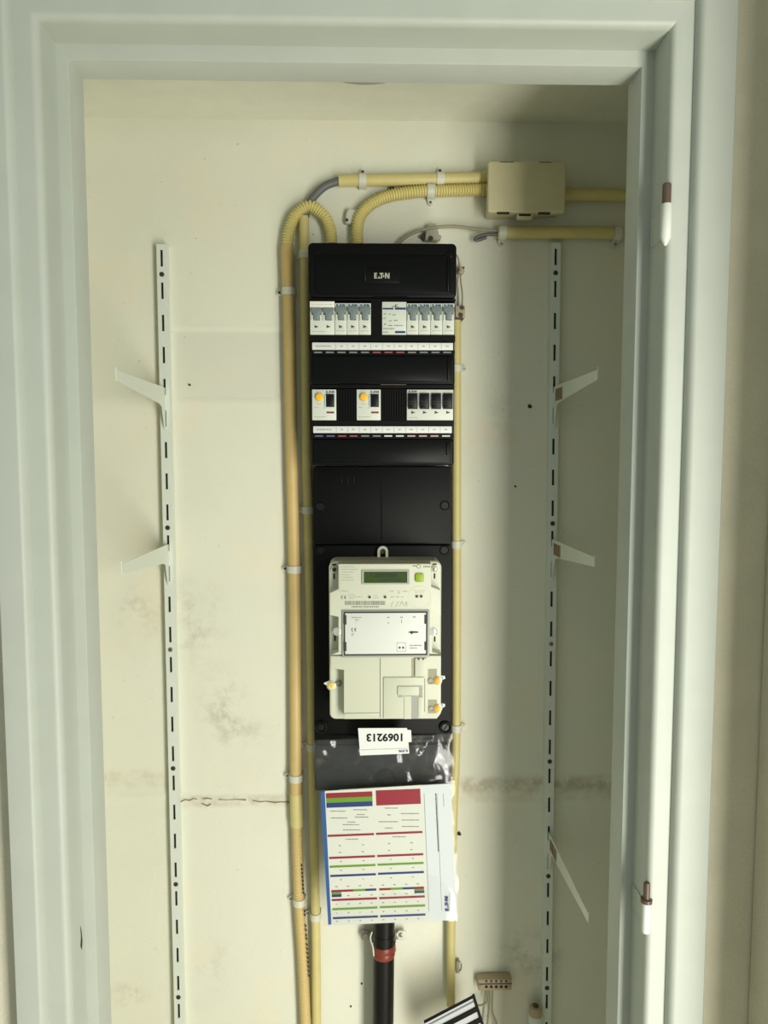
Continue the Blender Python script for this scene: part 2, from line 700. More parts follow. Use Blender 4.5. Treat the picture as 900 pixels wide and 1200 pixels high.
def arc(a, b, n=6, convex=True):
    """quarter ellipse from a (tangent across) to b (tangent inwards), points (u, y)"""
    pts = []
    for k in range(n + 1):
        t = math.pi / 2 * k / n
        pts.append((a[0] + (b[0] - a[0]) * math.sin(t), a[1] + (b[1] - a[1]) * (1 - math.cos(t))))
    return pts


def profile(o, c1, f0, f1, r, s):
    """architrave face, quarter round, lining face, round, rebate, stop face, inner reveal"""
    pts = [(o, YH + .004), (o, YC + .002), (o + (c1 - o) * .06, YC), (c1, YC)]
    pts += arc((c1, YC), (f0, YF), 6)[1:]
    pts += [(f1, YF)]
    pts += arc((f1, YF), (r, YR), 5)[1:]
    e = .0015 if s > r else -.0015
    pts += [(r, YS), (s - e, YS), (s - e * .3, YS + .0004), (s, YS + .0015), (s, YJ)]
    return pts


Lp = profile(lx['out'], lx['c1'], lx['f0'], lx['f1'], L_R, L_S)
Rp = profile(rx['out'], rx['c1'], rx['f0'], rx['f1'], R_R, R_S)
Tp = profile(tz['out'], tz['c1'], tz['f0'], tz['f1'], T_R, T_S)


def frame_piece(kind):
    """mitred lengths of the door frame profile"""
    bm = bmesh.new()
    if kind == 'top':
        A = [bm.verts.new((l[0], l[1], t[0])) for l, t in zip(Lp, Tp)]
        B = [bm.verts.new((r[0], r[1], t[0])) for r, t in zip(Rp, Tp)]
        # the profile needs its back too
        bl = [(L_S, YJ, T_S), (lx['out'], YJ, tz['out'])]
        br = [(R_S, YJ, T_S), (rx['out'], YJ, tz['out'])]
    else:
        p = Lp if kind == 'left' else Rp
        A = [bm.verts.new((q[0], q[1], t[0])) for q, t in zip(p, Tp)]
        B = [bm.verts.new((q[0], q[1], 0)) for q in p]
    for i in range(len(A) - 1):
        bm.faces.new((A[i], A[i + 1], B[i + 1], B[i]))
    bm.faces.new((A[-1], A[0], B[0], B[-1]))
    return bm


struct('trim_1', frame_piece('left'), 'white_paint', 'white painted left door post with stepped rebates', True)
struct('trim_2', frame_piece('top'), 'white_paint', 'white painted head of the door frame', True)
trim_right = struct('trim_3', frame_piece('right'), 'white_paint', 'white painted right door post carrying two hinge halves', True)
# paint chip on the left rebate
chip = bmesh.new()
ca_, cb_ = [], []
for px, py in ((94.0, 1085), (95.2, 1090), (96.4, 1102), (95.8, 1113), (94.2, 1109), (94.8, 1098)):
    d = CROT @ Vector(((px - 450) / F_PX, (600 - py) / F_PX, -1))
    q = CAM + d * (L_R / d.x)
    ca_.append(chip.verts.new((L_R + .0003, q.y, q.z)))
    cb_.append(chip.verts.new((L_R - .001, q.y, q.z)))
chip.faces.new(ca_)
chip.faces.new(cb_[::-1])
for i in range(6):
    chip.faces.new((ca_[i], cb_[i], cb_[(i + 1) % 6], ca_[(i + 1) % 6]))
obj('paint_chip', chip, 'hole_dark', bpy.data.objects['trim_1'])

# hallway wall around the frame
XO = 1.5
struct('wall_hall_left', bx(bmesh.new(), -XO, lx['out'] + .004, YH, YJ, 0, 2.6), 'taupe_wall')
struct('wall_hall_right', bx(bmesh.new(), rx['out'] - .004, XO, YH, YJ, 0, 2.6), 'taupe_wall')
struct('wall_hall_top', bx(bmesh.new(), lx['out'] + .004, rx['out'] - .004, YH, YJ, tz['out'] - .004, 2.6), 'taupe_wall')
xn = P(898, 600, YH).x
struct('wall_hall_return', bx(bmesh.new(), xn, xn + .10, YH - .232, YH, 0, 2.6, .006), 'taupe_wall', 'plastered wall return beside the right door post', True)


# ------------------------------------------------------------------ hinges on the right post
def hinge(px, py0, py1, py2, label, collar):
    Yh = YF + .001
    c0, c1, c2 = P(px, py0, Yh), P(px, py1, Yh), P(px, py2, Yh)
    X = R_R - .0005
    t = thing('door_hinge', (X, Yh, c2.z), label, 'hinge', 'hinge halves left on the door post')
    bm = tube(bmesh.new(), [(X, Yh, c1.z - .004), (X, Yh, c0.z - .001), (X, Yh, c0.z)],
              lambda i, s: (.0046, .0046, .0036)[i] * (.8 if collar else 1), 16)
    obj('pin', bm, 'hinge_pin', t, True)
    L = c1.z - c2.z
    bm = tube(bmesh.new(), [(X, Yh, c2.z), (X, Yh, c2.z + L * .12), (X, Yh, c2.z + L * .2), (X, Yh, c1.z - .0008), (X, Yh, c1.z)],
              lambda i, s: (.0012, .0040, .0056, .0056, .0050)[i] if not collar else (.0046, .0050, .0050, .0050, .0046)[i], 18)
    obj('barrel', bm, 'hinge_white', t, True)
    if collar:
        obj('collar', tube(bmesh.new(), [(X, Yh, c1.z), (X, Yh, c1.z + .0042)], .0066, 18), 'hinge_pin', t, True)
    obj('leaf', bx(bmesh.new(), X - .001, X + .002, Yh + .002, YS - .004, c2.z + L * .2, c1.z - .003, .0006), 'white_paint', t, True)


hinge(781, 215, 239, 288, 'white hinge barrel with bare brown pin near the top of the right post', False)
hinge(759.5, 1034, 1057, 1092, 'white hinge barrel with brown collar and pin low on the right post', True)


# ------------------------------------------------------------------ shelf rails
def rail(xt, yt, xb, yb, label):
    Yr = YW - .015
    top, bot = P(xt, yt, Yr), P(xb, yb, Yr)

    def cx(z): return top.x + (bot.x - top.x) * (top.z - z) / (top.z - bot.z)

    hw, sw, sh = .0078, .0019, .0128
    ztop = P(xt, yt - 16.5, Yr).z
    pitch = .050
    z0 = top.z
    n = 28
    bm = bmesh.new()
    cuts = []     # (z_hi, z_lo, is_slot)
    z = ztop
    for i in range(n):
        c = z0 - i * pitch
        cuts.append((z, c + sh, False))
        cuts.append((c + sh, c - sh, True))
        z = c - sh
    zbot = z - .02
    cuts.append((z, zbot, False))

    def q(pts):
        bm.faces.new([bm.verts.new(p) for p in pts])

    def strip(a, b, zh, zl, y0, y1):
        q([(cx(zh) + a, y0, zh), (cx(zh) + b, y1, zh), (cx(zl) + b, y1, zl), (cx(zl) + a, y0, zl)])

    for zh, zl, slot in cuts:
        if slot:
            strip(-hw, -sw, zh, zl, Yr, Yr)
            strip(sw, hw, zh, zl, Yr, Yr)
            strip(-sw, -sw, zh, zl, Yr, Yr + .002)
            strip(sw, sw, zh, zl, Yr, Yr + .002)
            q([(cx(zh) - sw, Yr, zh), (cx(zh) + sw, Yr, zh), (cx(zh) + sw, Yr + .002, zh), (cx(zh) - sw, Yr + .002, zh)])
            q([(cx(zl) - sw, Yr, zl), (cx(zl) + sw, Yr, zl), (cx(zl) + sw, Yr + .002, zl), (cx(zl) - sw, Yr + .002, zl)])
        else:
            strip(-hw, hw, zh, zl, Yr, Yr)
    for s in (-1, 1):
        q([(cx(ztop) + s * hw, Yr, ztop), (cx(ztop) + s * hw, YW, ztop), (cx(zbot) + s * hw, YW, zbot), (cx(zbot) + s * hw, Yr, zbot)])
    q([(cx(ztop) - hw, Yr, ztop), (cx(ztop) + hw, Yr, ztop), (cx(ztop) + hw, YW, ztop), (cx(ztop) - hw, YW, ztop)])
    bmesh.ops.remove_doubles(bm, verts=bm.verts, dist=.00001)
    t = thing('shelf_rail', (cx(zbot), YW, zbot), label, 'shelf rail', 'slotted shelf rails')
    obj('channel', bm, 'rail_white', t)
    bm = bmesh.new()
    v = [bm.verts.new(p) for p in ((cx(ztop) - hw + .001, Yr + .004, ztop - .002), (cx(ztop) + hw - .001, Yr + .004, ztop - .002),
                                   (cx(zbot) + hw - .001, Yr + .004, zbot), (cx(zbot) - hw + .001, Yr + .004, zbot))]
    f = bm.faces.new(v)
    r = bmesh.ops.extrude_face_region(bm, geom=[f])
    for g in r['geom']:
        if isinstance(g, bmesh.types.BMVert): g.co.y += .003
    obj('channel_shade_strip', bm, 'rail_inside_shade', t)  # added dark strip: paints the enclosed channel's shade behind the slots
    for k, m in ((.5, 'screw_dark'), (8.5, 'screw_dark'), (12.5, 'screw_metal'), (16.5, 'screw_dark'), (20.5, 'screw_dark'), (24.5, 'screw_dark')):
        z = z0 - k * pitch
        bm = disc(bmesh.new(), (cx(z), z), .0038, Yr - .0012, Yr + .003, 14, .0006)
        o = obj('screw', bm, m, t, True)
        obj('screw_slot', bx(bmesh.new(), cx(z) - .0022, cx(z) + .0022, Yr - .0014, Yr - .0010, z - .0005, z + .0005), 'hole_dark', o)
    return cx, z0, pitch


cxl, zl0, _ = rail(189.3, 302.5, 209.5, 1183, 'white slotted shelf rail on the left of the back wall')
cxr, zr0, _ = rail(651.3, 301, 640.8, 1173.5, 'white slotted shelf rail on the right of the back wall, under the pipe')


def bracket(cx, side, ytop, tip_y, sticker, label, tail=.062):
    """thin sheet bracket hooked into the rail, pointing at the viewer"""
    Yr = YW - .015
    xw = 197 if side < 0 else 650
    zt = P(xw, ytop, Yr).z
    X = cx(zt)
    Yt = .928
    th = .0012
    # side outline in (y, z)
    pts = [(Yr + .003, zt), (Yr - .012, zt + .0005), (Yt, zt + .0005), (Yt, zt - .0122), (Yr - .030, zt - .027), (Yr - .016, zt - .031),
           (Yr - .006, zt - tail), (Yr - .001, zt - tail - .004), (Yr + .003, zt - tail)]
    bm = bmesh.new()
    a = [bm.verts.new((X - th / 2, y, z)) for y, z in pts]
    b = [bm.verts.new((X + th / 2, y, z)) for y, z in pts]
    n = len(pts)
    bm.faces.new(a)
    bm.faces.new(b[::-1])
    for i in range(n):
        bm.faces.new((a[i], b[i], b[(i + 1) % n], a[(i + 1) % n]))
    t = thing('shelf_bracket', (X, Yr, zt - tail), label, 'bracket', 'shelf brackets without shelves')
    arm = obj('arm', bm, 'bracket_white', t)
    obj('end_lip', bx(bmesh.new(), X - .0011, X + .0011, Yt - .0018, Yt, zt - .0122, zt + .0045, .0004), 'bracket_white', t)
    if sticker:
        s = -1
        bm = bx(bmesh.new(), X - th / 2 - .0004, X - th / 2, Yr - .052, Yr - .012, zt - .0235, zt - .0045)
        st = obj('price_sticker', bm, 'sticker_brown', t)
        for k in range(3):
            y = Yr - .016 - k * .012
            obj('printed_line', bx(bmesh.new(), X - th / 2 - .0006, X - th / 2 - .0003, y - .003, y, zt - .022, zt - .006), 'ink_brown', st)


bracket(cxl, -1, 454.5, 0, False, 'upper white shelf bracket on the left rail')
bracket(cxl, -1, 638, 0, False, 'lower white shelf bracket on the left rail')
bracket(cxr, 1, 453.5, 0, True, 'uppermost white shelf bracket on the right rail, with brown sticker')
bracket(cxr, 1, 632, 0, True, 'middle white shelf bracket on the right rail, with brown sticker')
bracket(cxr, 1, 975, 0, True, 'lowest white shelf bracket on the right rail, seen steeply from above')

# ------------------------------------------------------------------ conduits
YP = YW - .0125


def pvec(pts, Y=YP):
    return [P(a, b, Y) for a, b in pts]


def straight(name, pts, r, m, label, cat='conduit', extra=(), Y=YP):
    path = spline(pvec(pts, Y) + list(extra), .02)
    bm = tube(bmesh.new(), path, r, 18)
    o = obj(name, bm, m, None, True)
    tag(o, label, cat)
    return o


# left pair
t = thing('conduit', P(355, 1195, YP), 'tan plastic conduit left of the black board, ribbed at both ends', 'conduit')
path = spline(pvec([(336.8, 292), (338.6, 360), (341.8, 540), (345.5, 700), (346.8, 930)]), .02)
obj('straight_pipe', tube(bmesh.new(), path, .0098, 18), 'pvc_tan', t, True)
obj('sleeve', tube(bmesh.new(), pvec([(336.4, 289), (336.7, 293), (337.3, 312), (337.9, 338)]),
                   lambda i, s: (.0100, .0106, .0106, .0100)[i], 18), 'pvc_tan', t, True)
obj('ribbed_bend', corrugated(bmesh.new(), [P(388.5, 286, YP), P(387, 270, YP), P(380, 253, YP - .002), P(363, 242, YP - .004), P(347, 252, YP - .002),
                                            P(339, 270, YP), P(336.6, 291, YP)], .0086), 'pvc_flex', t, True)
obj('coupling', tube(bmesh.new(), pvec([(346.9, 929), (346.9, 931), (347.9, 966), (347.9, 967.5)]),
                     lambda i, s: (.0102, .0108, .0108, .0102)[i], 18), 'pvc_yellow', t, True)
q = P(360, 1215, YP)
fl = obj('ribbed_pipe', corrugated(bmesh.new(), pvec([(347.8, 966), (350.5, 1055), (355.0, 1130), (358.2, 1205)]) + [Vector((q.x - .003, YP, .6)), Vector((q.x - .004, YP, .02))],
                                   .0088, .0038, .0007), 'pvc_flex_tan', t, True)
# black print running down the ribbed end
bm = bmesh.new()
for y in [1014 + 4.6 * k for k in range(8)] + [1068 + 4.2 * k for k in range(2)] + [1085, 1090, 1096, 1100, 1107] + [1112 + 5.2 * k for k in range(7)]:
    x = 353.6 + (y - 1014) * .067
    Yc = YP - .0086
    pquad(bm, [(x - .9, y - 1.5), (x + 1.0, y - 1.2), (x + .5, y + 1.4), (x - 1.0, y + .8)], Yc + .0016, .0010)
obj('printed_lettering', bm, 'ink_dark', fl)['kind'] = 'stuff'

straight('conduit', [(356.2, 254), (358.8, 500), (361.2, 600), (364.2, 760), (366.8, 930), (369.8, 1080), (371, 1200)], .0079, 'pvc_yellow',
         'pale yellow conduit close along the left edge of the black board', extra=[Vector((P(371, 1200, YP).x, YP, .02))])
# right of the board
straight('conduit', [(534.8, 372), (535, 600), (534.6, 850), (531, 960), (528.6, 1080), (528.4, 1178)], .0075, 'pvc_yellow',
         'pale yellow conduit running down the right edge of the black board')
# top
straight('conduit', [(397, 211.8), (480, 210.4), (570, 208.5)], .0090, 'pvc_yellow', 'straight yellow conduit entering the junction box from the left')
straight('conduit', [(660, 227.5), (742, 229)], .0098, 'pvc_yellow', 'yellow conduit leaving the junction box to the right')
straight('conduit', [(583, 272.5), (660, 272.7), (729, 273.2)], .0098, 'pvc_yellow', 'open-ended yellow conduit below the junction box, above the right rail')
o = obj('ribbed_conduit', corrugated(bmesh.new(), pvec([(418.8, 288), (418.4, 270), (421.5, 254), (433, 240.5), (450, 231.5), (470, 226.8), (494, 224), (525, 223), (570, 222)]),
                                     .0089), 'pvc_flex', None, True)
tag(o, 'yellow ribbed conduit curving from board top to junction box', 'conduit')
o = obj('power_cable', tube(bmesh.new(), spline(pvec([(405, 211.5), (393, 213.5), (380, 219), (367.5, 231), (360.5, 243), (357, 258)]), .004), .0062, 14), 'cable_grey', None, True)
tag(o, 'thick grey cable bending between two conduits above the board', 'cable')


# ------------------------------------------------------------------ saddles
def saddle(px, py, r, side, label, ang=0, w=.0115, Yp=YP, m='clip_white', screw='screw_metal', group='white pipe saddles'):
    """band over a pipe; side: direction of the screw tab in picture terms ('l','r','u','d')"""
    c = P(px, py, Yp)
    t = thing('pipe_saddle', (c.x, YW, c.z), label, 'pipe clip', group)
    rr = r + .0016
    rot = {'l': 0, 'r': math.pi, 'u': -math.pi / 2, 'd': math.pi / 2}[side] + ang
    ca, sa = math.cos(rot), math.sin(rot)

    def W(a, y, b):      # a: across the pipe (tab at -a), b: along the pipe
        return Vector((c.x + a * ca - b * sa, y, c.z + a * sa + b * ca))

    bm = bmesh.new()
    prof = []
    for k in range(13):
        an = math.pi * k / 12
        prof.append((-math.cos(an) * rr, Yp - math.sin(an) * rr, -math.cos(an) * (r + .0003), Yp - math.sin(an) * (r + .0003)))
    prof = [(-rr, YW, -r - .0003, YW)] + prof + [(rr, YW, r + .0003, YW)]
    for s0, s1 in zip(prof, prof[1:]):
        o0, o1 = W(s0[0], s0[1], -w / 2), W(s1[0], s1[1], -w / 2)
        p0, p1 = W(s0[0], s0[1], w / 2), W(s1[0], s1[1], w / 2)
        i0, i1 = W(s0[2], s0[3], -w / 2), W(s1[2], s1[3], -w / 2)
        j0, j1 = W(s0[2], s0[3], w / 2), W(s1[2], s1[3], w / 2)
        for f in ((o0, o1, p1, p0), (o0, i0, i1, o1), (p0, p1, j1, j0)):
            bm.faces.new([bm.verts.new(v) for v in f])
    bmesh.ops.remove_doubles(bm, verts=bm.verts, dist=.00001)
    obj('band', bm, m, t, True)
    bm = bmesh.new()
    L = .0085
    tb = []
    for k in range(9):
        an = math.pi / 2 + math.pi * k / 8
        tb.append((-rr - L + w * .36 + math.cos(an) * w * .36, math.sin(an) * w * .36))
    tb = [(-rr + .001, w * .42)] + tb + [(-rr + .001, -w * .42)]
    f = [bm.verts.new(W(a, YW - .006, b)) for a, b in tb]
    g = [bm.verts.new(W(a, YW, b)) for a, b in tb]
    n = len(tb)
    bm.faces.new(f)
    bm.faces.new(g[::-1])
    for i in range(n):
        bm.faces.new((f[i], g[i], g[(i + 1) % n], f[(i + 1) % n]))
    tab = obj('tab', bm, m, t, True)
    h = W(-rr - L * .52, 0, 0)
    obj('screw', disc(bmesh.new(), (h.x, h.z), .0021, YW - .0075, YW - .005, 12), screw, tab, True)


saddle(338.4, 342, .0098, 'l', 'white saddle clip topmost on the tan conduit', screw='screw_dark')
saddle(344.8, 667, .0098, 'l', 'white saddle clip on the tan conduit, level with the meter top', screw='screw_dark')
saddle(346.8, 911, .0098, 'l', 'white saddle clip just above the coupling of the tan conduit')
saddle(350.6, 1056, .0090, 'l', 'white saddle clip on the ribbed lower end of the tan conduit')
saddle(356.8, 299, .0079, 'l', 'white saddle clip on the left yellow conduit, beside the board top')
saddle(361.2, 598, .0079, 'l', 'white saddle clip on the left yellow conduit, above the meter')
saddle(366.0, 875, .0079, 'l', 'white saddle clip on the left yellow conduit, at the pouch top')
saddle(369.6, 1073, .0079, 'l', 'white saddle clip on the left yellow conduit, at the pouch bottom')
saddle(534.8, 432, .0075, 'r', 'white saddle clip highest on the right conduit, beside the middle cover')
saddle(535.0, 638, .0075, 'r', 'white saddle clip on the right conduit, just above the meter')
saddle(534.6, 853, .0075, 'r', 'white saddle clip on the right conduit, at the meter foot')
saddle(425, 211.2, .0090, 'u', 'white saddle clip near the open left end of the top conduit', screw='screw_dark')
saddle(516, 209.8, .0090, 'u', 'white saddle clip on the top conduit, nearer the junction box', screw='screw_dark')
saddle(505, 223.6, .0096, 'd', 'white saddle clip on the ribbed conduit under the top conduit')
saddle(588.5, 272.5, .0098, 'd', 'white saddle clip at the open end of the lower conduit')
saddle(723, 273.1, .0098, 'd', 'white saddle clip at the right end of the lower conduit')
t = thing('pipe_saddle', P(411, 262, YW), 'loose white saddle standing beside the ribbed bend above the board', 'pipe clip', 'white pipe saddles')
obj('band', prism(bmesh.new(), pp([(405, 249), (408.5, 243.5), (419, 246), (420, 256), (412, 262.5), (404.5, 261)], YW - .012), YW - .012, YW, .003, 3), 'clip_white', t, True)
pdisc('screw', 406.5, 257.5, 1.6, YW - .0135, .004, 'screw_dark', t)
# metal ear near the foot of the right conduit
t = thing('metal_clip', P(536, 1138, YW), 'small bent metal clip at the foot of the right conduit', 'clip')
X0, X1, Z0, Z1 = rect(534, 1126, 538.5, 1140, YW - .008)
obj('ear', bx(bmesh.new(), X0, X1, YW - .010, YW, Z0, Z1, .0015), 'wire_grey', t, True)
obj('hook', tube(bmesh.new(), spline([P(535, 1126, YW - .008), P(540, 1128, YW - .010), P(540, 1136, YW - .009), P(536, 1139, YW - .006)], .002), .0012, 8), 'screw_metal', t, True)

# empty clip and plaster lump above the board
t = thing('cable_clip', P(505, 280, YW), 'grey empty cable clip on the wall above the black board', 'clip')
bm = prism(bmesh.new(), pp([(498, 281), (499, 268), (502, 262), (510, 261), (513, 266), (514, 274), (518, 276), (517, 279), (512, 282)], YW - .014), YW - .014, YW, .003)
obj('base', bm, 'rose_grey', t, True)
bm = prism(bmesh.new(), pp([(492, 277), (498, 271), (498, 281)], YW - .010), YW - .010, YW, .001)
obj('tongue', bm, 'screw_dark', t)
pdisc('screw', 505, 279, 2.6, YW - .016, .004, 'screw_dark', t)

# thin wires
o = obj('signal_wire', tube(bmesh.new(), spline(pvec([(466, 287), (474, 279), (488, 271.5), (510, 266.5), (535, 265.5), (560, 268.5), (590, 271)], YP - .002), .004), .0025, 10), 'wire_grey', None, True)
tag(o, 'thin grey wire arching from board top to the open conduit', 'wire')
o = obj('signal_wire', tube(bmesh.new(), spline(pvec([(592, 274), (580, 274.5), (568, 275), (558, 278.5), (556.5, 281.5), (562, 281), (570, 278)], YP - .003), .003), .0028, 10), 'cable_grey', None, True)
tag(o, 'short grey wire folded back at the open conduit end', 'wire')


# ------------------------------------------------------------------ junction box
YB = 1.118
t = thing('junction_box', P(617, 259, YW), 'cream square junction box joining the top conduits', 'junction box')
body = bmesh.new()
A = pp([(571.5, 190.5), (661, 190.5), (660.5, 249), (570, 248.5)], YB)
bb = pp([(572.5, 198), (650, 198), (650, 255), (568.5, 258)], YW)
va = [body.verts.new((x, YB, z)) for x, z in A]
vb = [body.verts.new((x, YW, z)) for x, z in bb]
body.faces.new(va); body.faces.new(vb[::-1])
for i in range(4):
    body.faces.new((va[i], vb[i], vb[(i + 1) % 4], va[(i + 1) % 4]))
bmesh.ops.recalc_face_normals(body, faces=body.faces)
bmesh.ops.bevel(body, geom=list(body.edges), offset=.003, segments=3, affect='EDGES', profile=.5)
obj('housing', body, 'box_cream', t, True)
X0, X1, Z0, Z1 = rect(571.5, 190, 662.5, 249.5, YB - .003)
lid = obj('lid', prism(bmesh.new(), rrect(X0, X1, Z0, Z1, .004), YB - .006, YB + .002, .0022, 3), 'box_cream', t, True)
for r in ((583, 248.6, 597, 250.2), (631, 249.2, 645, 250.6)):
    slab('slot', r, YB - .0066, .004, 'hole_dark', lid)
X0, X1, Z0, Z1 = rect(606, 250, 624, 256, YB + .002)
obj('latch', bx(bmesh.new(), X0, X1, YB + .001, YB + .012, Z0, Z1, .001), 'box_cream', t, True)
slab('latch_slot', (608, 250.2, 622, 253.2), YB + .0008, .002, 'hole_dark', t)
for r in ((586, 189.6, 602, 190.4), (632, 189.6, 646, 190.4)):
    slab('top_slot', r, YB - .0062, .004, 'hole_dark', lid)

# ------------------------------------------------------------------ little terminals beside the board
t = thing('terminal_block', P(539, 373, YW), 'small beige two-screw terminal block on top of the right conduit', 'terminal block')
X0, X1, Z0, Z1 = rect(533.5, 358, 545, 373, YW - .022)
obj('body', bx(bmesh.new(), X0, X1, YW - .022, YW - .004, Z0, Z1, .0015), 'block_beige', t, True)
pdisc('screw', 541.6, 360.5, 2.2, YW - .0245, .004, 'screw_dark', t)
pdisc('screw', 540.2, 369, 2.4, YW - .0245, .004, 'screw_dark', t)
slab('foot', (533, 372, 543, 374), YW - .024, .022, 'ink_brown', t)
t = thing('cable_clip', P(541, 321, YW), 'tiny beige cable clip beside the top cover', 'clip')
obj('base', prism(bmesh.new(), pp([(537, 313), (540, 311), (544, 313.5), (544.8, 318), (542, 321), (537.5, 320)], YW - .012), YW - .012, YW, .002), 'block_beige', t, True)
obj('nail', disc(bmesh.new(), (P(542, 316, YW).x, P(542, 316, YW).z), .0016, YW - .0135, YW - .010, 10), 'screw_dark', t)
for pts, lb in (([(531, 297), (536, 300), (538.5, 312), (540, 330), (541.8, 345), (541.5, 360)], 'thin dark wire hanging beside the top cover into the terminal block'),
                ([(538, 318), (536, 332), (537, 345), (537.3, 360)], 'short thin wire between the tiny clip and the terminal block')):
    o = obj('bell_wire', tube(bmesh.new(), spline(pvec(pts, YW - .015), .004), .0013, 8), 'wire_grey', None, True)
    tag(o, lb, 'wire')

# ------------------------------------------------------------------ distribution board
YT = 1.066     # front of covers
db = thing('distribution_board', P(448, 546, YW), 'black distribution board with smoked covers and two rows of devices', 'fuse box')
X0, X1, Z0, Z1 = rect(364, 288, 532.5, 545, YT + .022)
obj('back_box', prism(bmesh.new(), rrect(X0, X1, Z0, Z1, .006), YT + .020, YW - .002, .002), 'black_plastic', db, True)


def cover(y0, y1, xl0, xr0, Y, rad, inner, screws=()):
    X0, X1, Z0, Z1 = rect(xl0, y0, xr0, y1, Y)
    o = obj('cover', prism(bmesh.new(), rrect(X0, X1, Z0, Z1, rad), Y, Y + .022, .0028, 3), 'black_plastic', db, True)
    X0, X1, Z0, Z1 = rect(*inner, Y)
    obj('smoked_panel', prism(bmesh.new(), rrect(X0, X1, Z0, Z1, .002), Y - .0022, Y + .002, .0012), 'black_smoked', o, True)
    for px, py in screws:
        s = pdisc('cover_screw', px, py, 4.2, Y - .0016, .004, 'black_smoked', o, 18, .0006)
        c = P(px, py, Y)
    return o


cv = cover(284.5, 349, 361, 535, YT, .007, (369.5, 299, 528, 344.5), ((370.5, 297), (526.5, 298)))
X0, X1, Z0, Z1 = rect(426, 314, 468.5, 333, YT)
bm = prism(bmesh.new(), rrect(X0, X1, Z0, Z1, .002), YT - .0038, YT, .0012)
logo = obj('logo_plate', bm, 'black_plastic', cv, True)
plogo('brand_lettering', (438.5, 319.8, 456.5, 326.4), YT - .0042, 'ink_light', cv)
obj('edge_bar', bx(bmesh.new(), *rect(426.4, 316, 428.6, 330, YT - .004)[:2], YT - .0046, YT - .003, *rect(426.4, 316, 428.6, 330, YT)[2:], .0004), 'toggle_dark', cv, True)
obj('edge_bar', bx(bmesh.new(), *rect(523.6, 302, 526, 342, YT)[:2], YT - .0040, YT - .001, *rect(523.6, 302, 526, 342, YT)[2:], .0006), 'black_smoked', cv, True)
c2 = cover(416, 450.5, 363.5, 533, YT + .001, .003, (366, 418.5, 529, 447.5))
obj('edge_bar', bx(bmesh.new(), *rect(524, 419, 526.4, 446, YT)[:2], YT - .0028, YT + .001, *rect(524, 419, 526.4, 446, YT)[2:], .0006), 'black_smoked', c2, True)
c3 = cover(514.5, 545.5, 365, 532, YT + .003, .004, (367.5, 517.5, 528.5, 543), ((373, 538.5), (524, 538.5)))
obj('edge_bar', bx(bmesh.new(), *rect(523, 518.5, 525.4, 533, YT)[:2], YT - .0008, YT + .003, *rect(523, 518.5, 525.4, 533, YT)[2:], .0006), 'black_smoked', c3, True)
obj('ridge', bx(bmesh.new(), *rect(380, 538.2, 442, 539.4, YT)[:2], YT + .0002, YT + .003, *rect(380, 538.2, 442, 539.4, YT)[2:]), 'black_plastic', c3)
# device bays
slab('bay_frame', (362.5, 350, 534, 352.5), YT + .002, .02, 'black_plastic', db)
slab('bay_frame', (363, 393, 533.5, 400), YT + .002, .02, 'black_plastic', db)
slab('bay_frame', (364, 410.5, 533, 416), YT + .0035, .02, 'black_plastic', db)
slab('bay_frame', (364, 451, 532.5, 455), YT + .003, .02, 'black_plastic', db)
slab('bay_frame', (364.5, 493, 532, 498.5), YT + .003, .02, 'black_plastic', db)
slab('bay_frame', (364.8, 508.5, 532, 514), YT + .0045, .02, 'black_plastic', db)
slab('bay_frame', (434.6, 352.5, 447.4, 393), YT + .002, .02, 'black_plastic', db)
# ribbed blanking plates
for a, b in ((394.5, 417.5), (446.5, 476.5)):
    bp_ = slab('blanking_plate', (a, 456, b, 492.5), YT + .004, .015, 'black_board', db)
    n = int((b - a) / 2.9)
    for k in range(n):
        x = a + 1.2 + k * (b - a - 1) / n
        slab('rib', (x, 457, x + 1.3, 491.5), YT + .0018, .003, 'black_plastic', bp_)
for x0, x1, y, m in ((437, 478, 347.5, 'black_smoked'), (398, 430, 451, 'black_smoked'), (446, 476, 450.6, 'ink_brown')):
    slab('catch', (x0, y - .5, x1, y + .5), YT - .0006, .003, m, db)


def label_strip(y0, y1, xa, xb, cells, ym, colours):
    o = slab('label_strip', (xa, y0, xb, y1), YT + .0005, .006, 'strip_white', db, .0006)
    wd = (xb - xa) / cells
    for k in range(1, cells):
        if k in (1,): continue
        slab('divider', (xa + k * wd - .25, y0 + .8, xa + k * wd + .25, y1 - .8), YT + .0003, .0008, 'ink_light', o)
    rows = []
    for k in range(cells):
        x = xa + (k + .5) * wd
        rows.append((x - 1.6, x + 1.6, (y0 + y1) / 2))
    dashes('printed_numbers', [(xa + 4, xa + 22, (y0 + y1) / 2)] + rows[2:], YT + .0003, 'ink_light', o, 1.5)
    for k in range(cells):
        slab('marker', (xa + (k + .16) * wd, ym - .9, xa + (k + .84) * wd, ym + .7), YT + .0015, .004, colours[k], db)


label_strip(401.5, 410, 365.8, 531, 12, 413, ['marker_grey', 'marker_grey', 'marker_grey', 'marker_grey', 'marker_grey', 'marker_red', 'marker_red', 'marker_red', 'marker_grey', 'marker_grey', 'marker_grey', 'marker_grey'])
label_strip(499.5, 507.5, 367, 529.5, 12, 511, ['marker_blue', 'marker_blue', 'marker_red', 'marker_red', 'marker_grey', 'marker_grey', 'marker_white', 'marker_white', 'marker_pink', 'marker_pink', 'marker_pink', 'marker_white'])


# ------------------------------------------------------------------ devices
def tri(px, py, Y, parent):
    bm = prism(bmesh.new(), pp([(px - 2.3, py - 1.9), (px + 2.5, py + .2), (px - 2.2, py + 1.6)], Y), Y - .0004, Y)
    o = obj('switch_flag', bm, 'ink_brown', parent)


